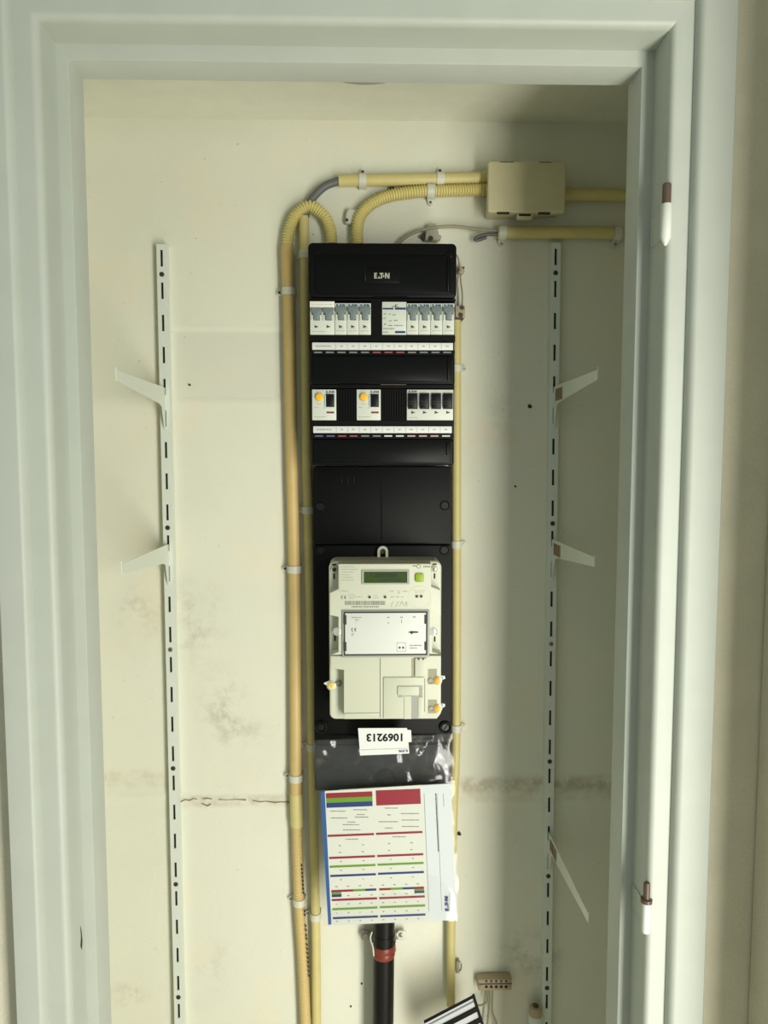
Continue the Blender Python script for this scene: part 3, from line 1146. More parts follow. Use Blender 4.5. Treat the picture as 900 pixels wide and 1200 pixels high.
def toggle(xa, xb, yt, yb, Y, parent, m='toggle_grey'):
    """wide shoulder above, narrow handle below, in a dark slot"""
    xm = (xa + xb) / 2
    h = yb - yt
    slab('toggle_slot', (xa + .2, yt + .5, xb - .2, yb), Y - .0003, .0006, 'ink_dark' if m != 'toggle_grey' else 'ink_grey', parent)
    bm = prism(bmesh.new(), pp([(xa, yt), (xb, yt), (xb, yt + h * .30), (xb - 2.4, yt + h * .5), (xb - 3.0, yb - .4), (xa + 3.4, yb - .4), (xa + 3.0, yt + h * .5), (xa, yt + h * .3)], Y),
               Y - .0045, Y, .0008)
    tg = obj('toggle', bm, m, parent, True)
    for q0, q1 in ((xa + .3, xa + 2.9), (xb - 2.5, xb - .4)):
        slab('toggle_guard', (q0, yt + h * .55, q1, yb), Y - .0015, .0015, 'device_white', parent)


def breaker(xa, xb, yt, yb, label, logo=True):
    Y = YT - .001
    t = thing('circuit_breaker', P((xa + xb) / 2, yb, Y), label, 'circuit breaker', 'single-pole circuit breakers')
    slab('body', (xa + .15, yt, xb - .15, yb), Y, .018, 'device_white', t, .0005)
    slab('brand_plate', (xa + .6, yt + .6, xb - .6, yt + 4.6), Y - .0004, .001, 'device_blue_white', t)
    plogo('brand_lettering', (xa + 2, yt + 1.2, xb - 2, yt + 3.9), Y - .0005, 'ink_dark', t)
    toggle(xa + .9, xb - .7, yt + 5, yt + 20.2, Y, t)
    tri((xa + xb) / 2 + .2, yt + 27.6, Y, t)
    dashes('fine_print', [(xa + 2.2, xb - 2, yb - 4.2), (xa + 5, xb - 4, yb - 7)], Y, 'ink_light', t, .7)


names4 = ['leftmost', 'second', 'third', 'rightmost']
for k, nm in enumerate(('left', 'middle', 'right')):
    xa = 392.3 + k * 14.15
    breaker(xa, xa + 14.15, 355.2, 392, '%s of three grey-toggled breakers beside the two-pole breaker' % nm)
for k, nm in enumerate(names4):
    xa = 476.6 + k * 14.0
    breaker(xa, xa + 14.0, 355.4, 391.8, '%s of four grey-toggled breakers beside the blue-printed module' % nm)

# two-pole breaker at the left
Y = YT - .001
t = thing('two_pole_breaker', P(377, 392, Y), 'two-pole circuit breaker with cream top strip, leftmost of upper row', 'circuit breaker')
slab('body', (363.4, 355, 392, 392), Y, .018, 'device_white', t, .0005)
slab('top_strip', (363, 353, 392, 360.6), Y - .0025, .004, 'tape_white', t, .0006)
dashes('strip_print', [(365, 390, 357)], Y - .0026, 'ink_light', t, .6)
for k in range(2):
    toggle(364.4 + k * 13.9, 377.2 + k * 13.9, 361, 375.6, Y, t)
    tri(371 + k * 14, 382.8, Y, t)
dashes('fine_print', [(366, 381, 388.6)], Y, 'ink_light', t, .7)

# printed module (bell transformer)
t = thing('rail_module', P(462, 392, Y), 'white rail module with blue printed bands in the upper row', 'rail module')
slab('body', (447.8, 353.6, 476.3, 392), Y, .018, 'device_white', t, .0006)
slab('printed_band', (448.6, 360.8, 461, 362.6), Y - .0004, .0006, 'ink_blue', t)
slab('printed_band', (463, 360.4, 475.6, 362.8), Y - .0004, .0006, 'ink_blue', t)
slab('printed_band', (463, 388, 475, 390.4), Y - .0004, .0006, 'ink_blue', t)
bm = bmesh.new()
for s in ([(463, 357), (463.8, 357), (463.8, 360), (463, 360)], [(459, 359), (467, 359), (467, 359.6), (459, 359.6)], [(463.8, 357), (466, 356.4), (466, 357), (463.8, 357.6)]):
    pquad(bm, s, Y - .0002)
obj('printed_symbol', bm, 'ink_dark', t)
dashes('fine_print', [(450, 452.5, 368), (456, 458, 368), (460, 464, 369), (449, 452, 373), (450, 453, 380), (456, 459, 376), (462, 466, 375.5), (455, 460, 381.5), (462, 472, 381.5), (449, 454.5, 389.3), (449, 462, 385.2)], Y, 'ink_grey', t, 1.1)

# residual current devices
Y = YT - .0005
for xa, lb in ((365.8, 'left of two residual current switches with yellow test buttons, lower row'),
               (418, 'right of two residual current switches with yellow test buttons, lower row')):
    t = thing('residual_current_switch', P(xa + 14, 492, Y), lb, 'safety switch', 'switches with yellow test buttons')
    slab('body', (xa, 456.4, xa + 28.2, 492.4), Y, .018, 'device_white', t, .0006)
    b = pdisc('button_collar', xa + 8.6, 465.2, 5.2, Y - .0010, .002, 'device_blue_white', t, 24)
    pdisc('test_button', xa + 8.6, 465.2, 4.5, Y - .0055, .006, 'knob_yellow', t, 24, .0012)
    slab('switch_slot', (xa + 16, 461.6, xa + 26, 477), Y - .0004, .001, 'ink_dark', t)
    slab('switch', (xa + 17, 462.4, xa + 25.2, 476), Y - .0050, .006, 'toggle_dark', t, .0008)
    slab('switch_guard', (xa + 14.8, 463, xa + 16.2, 476), Y - .0020, .002, 'device_blue_white', t)
    plogo('brand_lettering', (xa + 16.5, 458, xa + 26, 460.6), Y, 'ink_blue', t)
    slab('status_bar', (xa + 17, 482.4, xa + 25.8, 484.4), Y - .0005, .001, 'ring_red', t)
    dashes('fine_print', [(xa + 2, xa + 16, 488.6), (xa + 2.4, xa + 7, 477.5), (xa + 6, xa + 10, 473.5), (xa + 13, xa + 15.5, 478)], Y, 'ink_light', t, .8)

# four-pole main switch
t = thing('main_switch', P(504, 492, Y), 'white four-pole main switch with black toggles, right of lower row', 'switch')
slab('body', (476.8, 456.6, 531.2, 492.4), Y, .018, 'device_white', t, .0006)
plogo('brand_lettering', (479, 457.6, 488.4, 459.6), Y, 'ink_dark', t)
for k in range(4):
    xa = 478.2 + k * 13.7
    slab('toggle_slot', (xa - .2, 460.4, xa + 11.4, 479.4), Y - .0004, .001, 'ink_dark', t)
    tg = slab('toggle', (xa + .4, 461.4, xa + 10.6, 478.2), Y - .0055, .006, 'toggle_dark', t, .001)
    for j in range(2):
        slab('grip_line', (xa + 1, 470 + j * 3, xa + 10, 470.7 + j * 3), Y - .0059, .001, 'toggle_grey' if j < 0 else 'ink_dark', tg)
    tri(xa + 6, 483.4, Y, t)
dashes('fine_print', [(479, 490, 489.5)], Y, 'ink_light', t, .7)

# ------------------------------------------------------------------ meter board
YM = 1.098
mb = thing('meter_board', P(448, 926, YW), 'black plastic meter mounting board below the covers', 'meter board')
X0, X1, Z0, Z1 = rect(366.8, 546.5, 529, 638, YM)
up = obj('upper_plate', prism(bmesh.new(), rrect(X0, X1, Z0, Z1, .004), YM, YW - .002, .0015), 'black_board', mb, True)
X0, X1, Z0, Z1 = rect(367.5, 639, 529, 872, YM + .002)
lo_ = obj('lower_plate', prism(bmesh.new(), rrect(X0, X1, Z0, Z1, .004), YM + .002, YW - .002, .0015), 'black_board', mb, True)
X0, X1, Z0, Z1 = rect(369, 873, 528.5, 926, YM + .004)
ft = obj('foot_plate', prism(bmesh.new(), rrect(X0, X1, Z0, Z1, .004), YM + .004, YW - .002, .0015), 'black_foot', mb, True)
slab('groove', (446.2, 560, 447.8, 634), YM - .0006, .002, 'hole_dark' if False else 'black_smoked', up)
for x in (400, 407.5, 414.5):
    slab('embossed_mark', (x - .7, 558, x + .5, 566), YM - .0008, .002, 'black_smoked', up, .0003)


def ring(name, px, py, r0, r1, Y, depth, m, parent):
    c = P(px, py, Y)
    r0 *= Y / F_PX; r1 *= Y / F_PX
    bm = bmesh.new()
    n = 22
    V = []
    for k in range(n):
        a = 2 * math.pi * k / n
        ca, sa = math.cos(a), math.sin(a)
        V.append([bm.verts.new((c.x + r * ca, y, c.z + r * sa)) for r, y in ((r0, Y + depth), (r0, Y), ((r0 + r1) / 2, Y - .0007), (r1, Y), (r1, Y + depth))])
    for k in range(n):
        A, B = V[k], V[(k + 1) % n]
        for i in range(4):
            bm.faces.new((A[i], A[i + 1], B[i + 1], B[i]))
    return obj(name, bm, m, parent, 'all')


for px, py, par, YY in ((375.5, 594, up, YM), (521.5, 592.5, up, YM), (376, 645.5, lo_, YM + .002), (521, 645, lo_, YM + .002)):
    ring('screw_hole', px, py, 4.2, 5.8, YY - .001, .003, 'black_smoked', par)
    pdisc('screw_hole_floor', px, py, 4.2, YY - .0004, .002, 'toggle_dark', par)
for px in (376.5, 522):
    ring('screw_hole', px, 852.5, 5.2, 7.4, YM - .001, .004, 'black_smoked', lo_)
    s = pdisc('plate_screw', px, 852.5, 4.2, YM, .004, 'screw_dark' if px > 400 else 'toggle_dark', lo_, 18)
    if px > 400:
        bm = prism(bmesh.new(), pp([(519.5, 855), (523.8, 849), (524.8, 850), (520.5, 856)], YM), YM - .0004, YM)
        obj('screw_slot', bm, 'toggle_dark', s)
for y in (861, 866):
    slab('ridge', (385, y, 512, y + 1.2), YM + .0006, .004, 'black_smoked', lo_)

# ------------------------------------------------------------------ electricity meter
YE = 1.026     # front of the meter
YK = 1.048     # front of its base
me_t = thing('electricity_meter', P(451, 843, YM), 'cream electricity meter with green display mounted on the black board', 'meter')
X0, X1, _, _ = rect(385.8, 659.5, 517, 842, YK)
Z1 = P(451, 660.6, YE).z
Z0 = P(451, 842.5, YK).z
base = obj('housing', prism(bmesh.new(), rrect(X0, X1, Z0, Z1, .009), YK, YM - .0002, .003, 3), 'meter_cream', me_t, True)
# dust on the housing top
obj('dust', bx(bmesh.new(), X0 + .008, X1 - .009, YK + .003, YM - .001, Z1 - .001, Z1 + .0005), 'meter_dusty', base)
# upper face with cut-away corners
facep = [(396.5, 661), (505.5, 661), (505.5, 687.5), (516, 691.5), (517, 721), (506.5, 723), (506.5, 764), (517, 766.5), (387, 767.5), (396.5, 764), (396.5, 723), (386.5, 721), (386.3, 695), (396.5, 690.5)]
obj('front_face', prism(bmesh.new(), pp(facep, YE), YE, YK + .001, .0012), 'meter_cream', me_t, True)
obj('top_slope', bx(bmesh.new(), *rect(396.5, 655, 505.5, 661, YE)[:2], YE + .001, YK + .02, P(450, 661.5, YE).z - .002, P(450, 660.6, YE).z, .0008), 'meter_dusty', base, True)
# hanging lug
bm = bmesh.new()
c = P(448.6, 646, YM - .006)
ro, ri = 6.3 * YM / F_PX, 3.2 * YM / F_PX
n = 12
pts_o, pts_i = [(ro, -.014)], [(ri, -.014)]
for k in range(n + 1):
    a = math.pi * k / n
    pts_o.append((ro * math.cos(a), ro * math.sin(a)))
    pts_i.append((ri * math.cos(a), ri * math.sin(a)))
pts_o.append((-ro, -.014)); pts_i.append((-ri, -.014))
V = []
for o_, i_ in zip(pts_o, pts_i):
    V.append([bm.verts.new((c.x + q[0], y, c.z + q[1])) for q, y in ((o_, YM - .002), (o_, YM - .009), (i_, YM - .009), (i_, YM - .002))])
for A, B in zip(V, V[1:]):
    for i in range(4):
        bm.faces.new((A[i], A[(i + 1) % 4], B[(i + 1) % 4], B[i]))
obj('hanging_lug', bm, 'meter_cream', me_t, True)
pdisc('lug_screw', 448.6, 646, 2.9, YM - .004, .004, 'screw_dark', me_t)
# screws in the cut-aways
for px, py, m in ((391.6, 667.5, 'screw_dark'), (509.3, 667, 'screw_metal'), (392.5, 740, 'screw_metal'), (509.5, 741, 'screw_metal')):
    ring('screw_well', px, py, 2.7, 3.7, YK - .004, .006, 'meter_cream', me_t)
    s = pdisc('screw', px, py, 2.7, YK - .0035, .005, m, me_t, 16, .0005)
    slab('seal_slot', (px - .9, py + 5, px + .9, py + 11), YK - .0006, .002, 'hole_dark', me_t)
    if py < 700:
        slab('seal_slot', (px - 2.4, py - 6.6, px + 2.4, py - 5), YK - .0006, .002, 'hole_dark', me_t)
for px in (397, 508.8):
    pdisc('clear_seal_plug', px - 2, 740.5, 5.0, YE - .001, .006, 'clear_seal', me_t, 14, .001)
# rating plate print
dashes('rating_print', [(400, 416, 664.2), (400, 419.6, 667.3), (400, 415, 670.4), (400, 410.5, 673.6), (400, 413.5, 676.6), (400, 414, 679.8), (400, 408, 692.6)], YE, 'ink_light', me_t, 1.1)
slab('printed_line', (397.6, 664, 398.3, 694), YE - .0002, .0004, 'ink_light', me_t)
ce_mark((399.6, 698, 406, 702), YE, 'ink_dark', me_t)
dashes('rating_print', [(408.5, 416, 697), (408.5, 424.5, 699.5), (409, 415, 701.5), (437, 443, 698), (437, 444, 700.6)], YE, 'ink_light', me_t, .8)
bm = bmesh.new()
x = 404.2
while x < 451.5:
    wd = random.choice((.45, .45, .8, 1.1))
    pquad(bm, [(x, 704.2), (x + wd, 704.2), (x + wd, 709), (x, 709)], YE, .0002)
    x += wd + random.choice((.35, .5, .7))
obj('barcode', bm, 'ink_grey', me_t)
dashes('barcode_number', [(412, 444, 711)], YE, 'ink_grey', me_t, 1.3)
for px, py in ((433, 699.7), (451.2, 699.6), (488.4, 698.8), (493.6, 698.8)):
    ring('port_rim', px, py, 1.6, 2.3, YE - .0004, .001, 'meter_cream', me_t)
    pdisc('optical_port', px, py, 1.7, YE - .0004, .001, 'ink_dark', me_t, 16)
dashes('pictogram_print', [(456.6, 461, 693), (466, 469, 692.6), (466, 469, 695), (472, 478, 693), (458, 462, 699.5), (464, 468, 699.5), (470, 473, 699.5)], YE, 'ink_light', me_t, 1.2)
dashes('pictogram_print', [(484, 499, 692), (486, 497, 694)], YE, 'ink_light', me_t, .6)
bm = bmesh.new()
for a, b in (((458, 711), (460, 705)), ((460, 705), (463, 705)), ((458, 711), (462, 711)), ((464, 711), (466, 705)), ((466, 705), (469, 706)), ((468, 710), (471, 705)), ((471, 705), (473, 710)), ((474, 710), (476, 705)), ((476, 705), (477, 711))):
    pquad(bm, [a, (a[0] + .7, a[1]), (b[0] + .7, b[1]), b], YE)
obj('pencil_number', bm, 'ink_light', me_t)
# maker's mark: a dash, an oval and lettering beside the display
bm = bmesh.new()
pquad(bm, [(483.5, 662.6), (488, 662.6), (488, 663.8), (483.5, 663.8)], YE)
obj('maker_print', bm, 'ink_grey', me_t)
ring('maker_ring', 490.6, 663.9, 1.8, 2.5, YE, .0004, 'ink_grey', me_t)
dashes('maker_print', [(496, 505, 664)], YE, 'ink_grey', me_t, 1.6)
# display
bm = bmesh.new()
Xa, Xb, Za, Zb = rect(424.2, 668, 479.6, 684.4, YE)
Xc, Xd, Zc, Zd = rect(426.4, 669.6, 477, 682.6, YE)
for q in ((Xa, Xb, Zd, Zb), (Xa, Xb, Za, Zc), (Xa, Xc, Zc, Zd), (Xd, Xb, Zc, Zd)):
    bx(bm, q[0], q[1], YE - .0022, YE + .001, q[2], q[3])
dp = obj('display_bezel', bm, 'module_frame', me_t)
slab('display', (426, 669.2, 477.4, 683), YE - .0006, .002, 'lcd_green', me_t)
dashes('display_segments', [(440, 466, 673.2), (438, 466, 675.6), (434, 436, 672.6)], YE - .0006, 'lcd_ink', me_t, 2.0)
dashes('display_segments', [(446, 472, 679.4)], YE - .0006, 'lcd_ink', me_t, 1.0)
X0, X1, Z0, Z1 = rect(486.6, 671.6, 496.6, 681.8, YE)
obj('push_button', prism(bmesh.new(), rrect(X0, X1, Z0, Z1, .0028), YE - .0035, YE, .001), 'button_green', me_t, True)
ring('optical_ring', 491.5, 700, 13.2, 13.8, YE + .0002, .0004, 'meter_cover', me_t)
# communication module
X0, X1, Z0, Z1 = rect(401, 714.8, 503.2, 769.8, YE)
mf = obj('module_frame', prism(bmesh.new(), rrect(X0, X1, Z0, Z1, .001), YE - .003, YE + .002, .0008), 'module_frame', me_t, True)
slab('gasket', (402.8, 716.6, 501, 768.2), YE - .0034, .002, 'ink_dark', mf)
mc = slab('module_cover', (404.4, 718.4, 499.2, 766.4), YE - .0050, .003, 'module_white', mf, .0006)
for r in ((403.2, 721, 406, 732), (403.2, 752.6, 406, 763), (497.4, 720.4, 500.4, 731), (497.4, 752, 500.4, 762)):
    slab('latch', r, YE - .0056, .002, 'ink_dark', mf)
YC2 = YE - .0050
ce_mark((411.6, 735.8, 418, 740), YC2, 'ink_dark', mf)
dashes('cover_print', [(412, 424, 723.6), (416, 421, 726.4), (417, 418, 729), (412, 415, 742.5), (412, 415, 744.4)], YC2, 'ink_grey', mf, .8)
dashes('cover_print', [(453.6, 456.4, 723.6), (454.4, 456.2, 730), (469, 472, 723.4), (484, 487, 723)], YC2, 'ink_grey', mf, 1.2)
slab('printed_arrow', (470.2, 726, 470.9, 730), YC2 - .0002, .0004, 'ink_grey', mf)
bm = bmesh.new()
pquad(bm, [(478, 741), (482, 739.4), (490, 740), (490, 741.6), (484, 741.8), (482, 743.6), (481, 741.8)], YC2)
obj('maker_logo', bm, 'ink_dark', mf)
bm = bmesh.new()
for s in ([(465, 753), (475.6, 753), (475.6, 753.5), (465, 753.5)], [(465, 763), (475.6, 763), (475.6, 763.5), (465, 763.5)], [(465, 753), (465.5, 753), (465.5, 763.5), (465, 763.5)], [(475.2, 753), (475.7, 753), (475.7, 763.5), (475.2, 763.5)]):
    pquad(bm, s, YC2)
obj('socket_outline', bm, 'ink_light', mf)
for px in (468.4, 472.4):
    pdisc('socket_print', px, 759, 1.3, YC2 - .0002, .0004, 'ink_dark', mf, 10)
dashes('cover_print', [(480, 494, 756.4), (480, 489, 759.4)], YC2, 'ink_grey', mf, 1.1)
# terminal cover
tcp = [(387.2, 769), (517, 768.5), (516.8, 836), (512, 842.5), (402.8, 843), (402.8, 785.5), (387.4, 783)]
tc = obj('terminal_cover', prism(bmesh.new(), pp(tcp, YE + .001), YE + .001, YK + .002, .0015), 'meter_cover', me_t, True)
YT2 = YE + .001
slab('cover_split', (445, 771, 446, 841), YT2 - .0002, .001, 'ink_grey', tc)
slab('wire_window', (482.2, 771.5, 486.4, 793), YT2 - .0003, .001, 'meter_dusty', tc)
slab('raised_block', (486.4, 771.5, 500, 793), YT2 - .0035, .004, 'meter_cover', tc, .0006)
for px in (491, 496.3):
    slab('latch_mark', (px - 1.3, 771.5, px + .6, 773.4), YT2 - .0040, .001, 'ink_dark', tc)
slab('raised_panel', (449.4, 794, 497, 842), YT2 - .0025, .003, 'meter_cover', tc, .0008)
slab('slide_rail', (466, 804.5, 495.4, 815), YT2 - .0050, .003, 'meter_cover', tc, .0008)
slab('slide_notch', (491.3, 805.4, 495.2, 816.6), YT2 - .0054, .001, 'module_frame', tc)
slab('slide_step', (466.8, 815.2, 472, 817.2), YT2 - .0036, .002, 'module_frame', tc)
slab('slide_window', (473.4, 815.4, 489.2, 842.4), YT2 - .0030, .001, 'module_frame', tc)
slab('slide_window_face', (473.8, 816, 482, 842.6), YT2 - .0034, .001, 'meter_cover', tc)
slab('slide_cheek', (490, 817, 496, 842), YT2 - .0042, .002, 'meter_cover', tc, .0006)
slab('panel_seam', (497.4, 795, 498.2, 834), YT2 - .0002, .001, 'ink_grey', tc)
slab('cover_lip', (404, 836, 445, 838), YT2 - .0016, .002, 'meter_cover', tc, .0007)
for y0, y1 in ((784, 802), (820, 836)):
    slab('seal_recess', (501.6, y0, 512, y1), YT2 - .0003, .001, 'meter_dusty', tc)
# seals: amber plugs with clear tails
for px, py, sx, sy, m, lb in ((388.3, 804.2, 397.0, 801.4, 'seal_yellow', 'left'), (513, 798, 504.5, 798, 'seal_amber', 'upper right'), (513, 830.6, 505.5, 830.6, 'seal_amber', 'lower right')):
    ring('seal_screw_rim', sx, sy, 2.6, 3.6, YK - .003 if px < 400 else YT2 - .001, .004, 'screw_metal', me_t)
    pdisc('seal_screw', sx, sy, 2.6, (YK - .002) if px < 400 else YT2 - .0008, .003, 'screw_metal', me_t, 14)
    YQ = YE - .001
    sl = pdisc('seal_body', px, py, 5.6, YQ, .006, 'clear_seal', me_t, 18, .001)
    pdisc('seal_core', px, py, 4.2 if m == 'seal_amber' else 3.6, YQ - .0012, .005, m, sl, 18, .0008)
    pdisc('seal_pin', px, py, 1.7, YQ - .0022, .003, 'knob_yellow', sl, 12)
    s = -1 if px < 400 else 1
    bm = prism(bmesh.new(), pp([(px + s * 2, py - 6.5), (px + s * 8.4, py - 6 + (2 if s < 0 else 0)), (px + s * 9, py - 3), (px + s * 3, py + .5)], YQ + .004), YQ + .003, YQ + .006, .0008)
    obj('seal_tail', bm, 'tape_white' if s < 0 else 'clear_seal', sl, True)

# ------------------------------------------------------------------ pouch, card and number label
YD = 1.066


def film(name, corners, ya, yb, amp, seed):
    TL, TR, BR, BL = corners
    nx, nz = 40, 54
    bm = bmesh.new()
    V = []
    for j in range(nz + 1):
        v = j / nz
        row = []
        for i in range(nx + 1):
            u = i / nx
            ex = .9 * noise.noise(Vector((0, v * 9, seed))) * (abs(u - .5) * 2) ** 6
            a = (TL[0] * (1 - u) + TR[0] * u, TL[1] * (1 - u) + TR[1] * u)
            b = (BL[0] * (1 - u) + BR[0] * u, BL[1] * (1 - u) + BR[1] * u)
            px, py = a[0] * (1 - v) + b[0] * v + ex, a[1] * (1 - v) + b[1] * v
            Y = ya * (1 - v) + yb * v
            loose = max(0, 1 - v / .32)
            rt = max(0, (u - .55) / .45)
            k = amp * (.15 + loose * (1.0 + 1.6 * rt))
            nn = Vector((u * 5 + v * 2, v * 6 - u * 2, seed))
            h = abs(noise.noise(nn)) + .5 * abs(noise.noise(nn * 2.3)) + .2 * noise.noise(nn * 6)
            edge = (abs(u - .5) * 2) ** 8
            q = P(px, py, Y - h * k + edge * .004)
            row.append(bm.verts.new(q))
        V.append(row)
    for j in range(nz):
        for i in range(nx):
            bm.faces.new((V[j][i], V[j][i + 1], V[j + 1][i + 1], V[j + 1][i]))
    return bm


pt = thing('plastic_pouch', P(456, 1082, YD), 'crumpled clear plastic document pouch hanging below the meter', 'document pouch')
obj('front_film', film('f', ((367.5, 868.5), (530.5, 861), (539.5, 1079), (378, 1086)), 1.082, YD - .003, .012, 3.1), 'pouch_film', pt, 'all')
obj('back_film', film('b', ((367.5, 867), (530.5, 859.5), (538.5, 1078), (379, 1085)), 1.090, YD + .006, .002, 8.4), 'pouch_film', pt, 'all')

cdt = thing('circuit_chart', P(456, 1081, YD), 'white card with red, green and blue bars inside the clear pouch', 'chart card')
obj('backing_sheet', prism(bmesh.new(), pp([(376, 928), (397, 926.6), (397.2, 925.4), (528.5, 918), (535, 1077.5), (385, 1084)], YD + .002), YD + .001, YD + .003), 'card_paper', cdt)
obj('blue_edge', prism(bmesh.new(), pp([(376, 928), (381, 927.6), (388.4, 1083.2), (384.6, 1083.8)], YD), YD, YD + .001), 'card_blue', cdt)
card = obj('chart_sheet', prism(bmesh.new(), pp([(380.6, 927), (494.6, 919.8), (502.6, 1072), (501.8, 1078.6), (388.4, 1083.4)], YD), YD - .0004, YD + .001), 'card_white', cdt)
YQ = YD - .0006


def cx_shift(y): return (y - 930) * .0462     # the sheet leans slightly


SL = -.052


def bar(colour, x0, x1, y, h):
    """sloping bar: y is its top at x0"""
    s = -.040
    bm = bmesh.new()
    pquad(bm, [(x0, y), (x1, y + s * (x1 - x0)), (x1 + h * .046, y + s * (x1 - x0) + h), (x0 + h * .046, y + h)], YQ, .0002)
    obj(colour + '_bar', bm, 'ink_' + colour, card)


red, grn, blu = 'red', 'green', 'blue'
for b, y in ((red, 929.6), (grn, 935.4), (blu, 941.0)):
    bar(b, 381.8 + (y - 929) * .05, 436.2 + (y - 929) * .02, y, 5.7)
bar(red, 440.3, 492.4, 926.4, 17.6)
for b, y1, y2 in ((red, 978.4, 976.0), (red, 1004.3, 1002.0), (grn, 1014.6, 1012.2), (blu, 1025.4, 1022.8), (red, 1053.6, 1051.4), (grn, 1064.4, 1062.0), (blu, 1074.8, 1072.6)):
    bar(b, 384 + (y1 - 978) * .062, 438.2 + (y1 - 978) * .048, y1, 2.4)
    bar(b, 440.6 + (y2 - 975) * .05, 495 + (y2 - 975) * .036, y2, 2.4)
y = 1043.2
for b, xa, xb in ((red, 388.2, 414), (grn, 414, 428), (blu, 428, 441)):
    bar(b, xa, xb, y - (xa - 388.2) * .040, 2.5)
y = 1041.0
for b, xa, xb in ((red, 444.4, 458), (grn, 458, 472), (blu, 472, 485), (red, 485, 496.8)):
    bar(b, xa, xb, y - (xa - 444.4) * .040, 2.5)
bar(grn, 388.6, 400, 1046.0, 2.2); bar(blu, 388.8, 400.2, 1048.2, 3.2)
bar(grn, 485.4, 497, 1042.0, 2.0); bar(blu, 485.6, 497.2, 1044.0, 2.8)
rows = [(387, 405, 950.6), (414, 430, 949), (388, 407, 958.6), (416, 432, 957.6), (418, 428, 954.6), (407, 416, 963.4), (402, 421, 966.4), (402, 422, 972.6),
        (405, 420, 983.4), (451, 466, 947), (454, 458, 955), (470, 491, 953.4), (444, 466, 963), (471, 491, 961), (451, 460, 970.4), (471, 491, 968.6), (460, 476, 980.6)]
dashes('printed_words', rows, YQ, 'ink_grey', card, .9)
rows = []
for y in (991, 999):
    rows += [(397, 400, y), (424, 427, y - 1), (455, 458, y - 2.4), (481, 484, y - 3.4)]
for y in (1009.5, 1020, 1031):
    rows += [(398.6, 400.6, y), (425, 427, y - 1), (457, 459, y - 2.4), (483, 485, y - 3.4)]
for y in (1039, 1050, 1059.6, 1070, 1079.6):
    rows += [(393 + k * 13.6 + (y - 1039) * .03, 396 + k * 13.6, y - k * .45) for k in range(8) if not (y == 1050 and k in (0, 7))]
dashes('printed_digits', rows, YQ, 'ink_grey', card, .9)
# upright print on the right of the sheet
bm = bmesh.new()
y = 930
while y < 998:
    L = random.uniform(1, 3)
    x = 510.2 + (y - 930) * .046
    pquad(bm, [(x, y), (x + 1.0, y), (x + 1.1, y + L), (x + .1, y + L)], YD + .0005, .0003)
    y += L + random.uniform(.4, .9)
obj('upright_print', bm, 'ink_dark', cdt)
bm = bmesh.new()
for xa, ya, yb, wd in ((496.8, 930, 1068, .6), (512, 930, 1068, .3), (519.4, 930, 945, .5)):
    pquad(bm, [(xa, ya), (xa + wd, ya), (xa + wd + (yb - ya) * .042, yb), (xa + (yb - ya) * .042, yb)], YD + .0005, .0003)
obj('fold_lines', bm, 'ink_light', cdt)
plogo('brand_lettering', (521.4, 1050.6, 525.4, 1067.6), YD, 'ink_blue', cdt, 93)
slab('printed_line', (526.4, 1047, 526.8, 1068), YD + .0004, .0004, 'ink_light', cdt)
ring('thumb_notch', 452, 912, 10.5, 11.5, YM + .003, .002, 'black_smoked', ft)
pdisc('thumb_notch_floor', 452, 912, 10.6, YM + .0036, .002, 'toggle_dark', ft, 26)

YN = 1.064
nl = thing('number_label', P(450, 886, YN), 'white label with upside-down number at the pouch top', 'label')
obj('back_tape', prism(bmesh.new(), pp([(474, 855), (481.6, 855.4), (482.4, 869), (476, 870)], YN + .002), YN + .001, YN + .002), 'tape_white', nl)
obj('paper', prism(bmesh.new(), pp([(419.6, 853.4), (477, 853.2), (478.6, 869), (479.6, 883), (422, 885.4)], YN), YN, YN + .0008), 'strip_white', nl)
Xc, Zc = P(450.6, 864.2, YN).x, P(450.6, 864.2, YN).z
obj('number', text_mesh('1069213', Xc, Zc, 43.4 * YN / F_PX, 10.2 * YN / F_PX, YN - .0003, math.radians(180), .035), 'toggle_dark', nl)
obj('printed_line', prism(bmesh.new(), pp([(422, 878.6), (478, 876.6), (478, 877.1), (422, 879.1)], YN), YN - .0003, YN), 'ink_light', nl)
Xc, Zc = P(472.6, 880, YN).x, P(472.6, 880, YN).z
obj('brand_lettering', logo_mesh(Xc, Zc, 10.5 * YN / F_PX, 2.8 * YN / F_PX, YN - .0003, math.radians(182)), 'ink_blue', nl)

# ------------------------------------------------------------------ black supply pipe with red ring and clamp
YV = 1.125
t = thing('supply_pipe', (P(449, 1200, YV).x, YV, 0), 'thick black supply pipe with red ring below the chart', 'pipe')
pr = .0178
ax = P(450, 1080, YV), P(448.8, 1200, YV)
obj('pipe', tube(bmesh.new(), [P(451, 985, YV), ax[0], ax[1], (ax[1].x, YV, .02)], pr, 24), 'black_pipe', t, True)
a0, a1 = P(449.8, 1105, YV), P(449.7, 1119, YV)
obj('red_ring', tube(bmesh.new(), [a0, a0.lerp(a1, .15), a0.lerp(a1, .45), a0.lerp(a1, .5), a0.lerp(a1, .55), a0.lerp(a1, .9), a1],
                     lambda i, s: pr + (.0002, .0012, .0012, .0006, .0012, .0012, .0002)[i], 24), 'ring_red', t, True)
t = thing('pipe_clamp', (P(449, 1106, YW).x, YW, P(449, 1106, YW).z), 'galvanised two-ear clamp holding the black pipe to the wall', 'clamp')
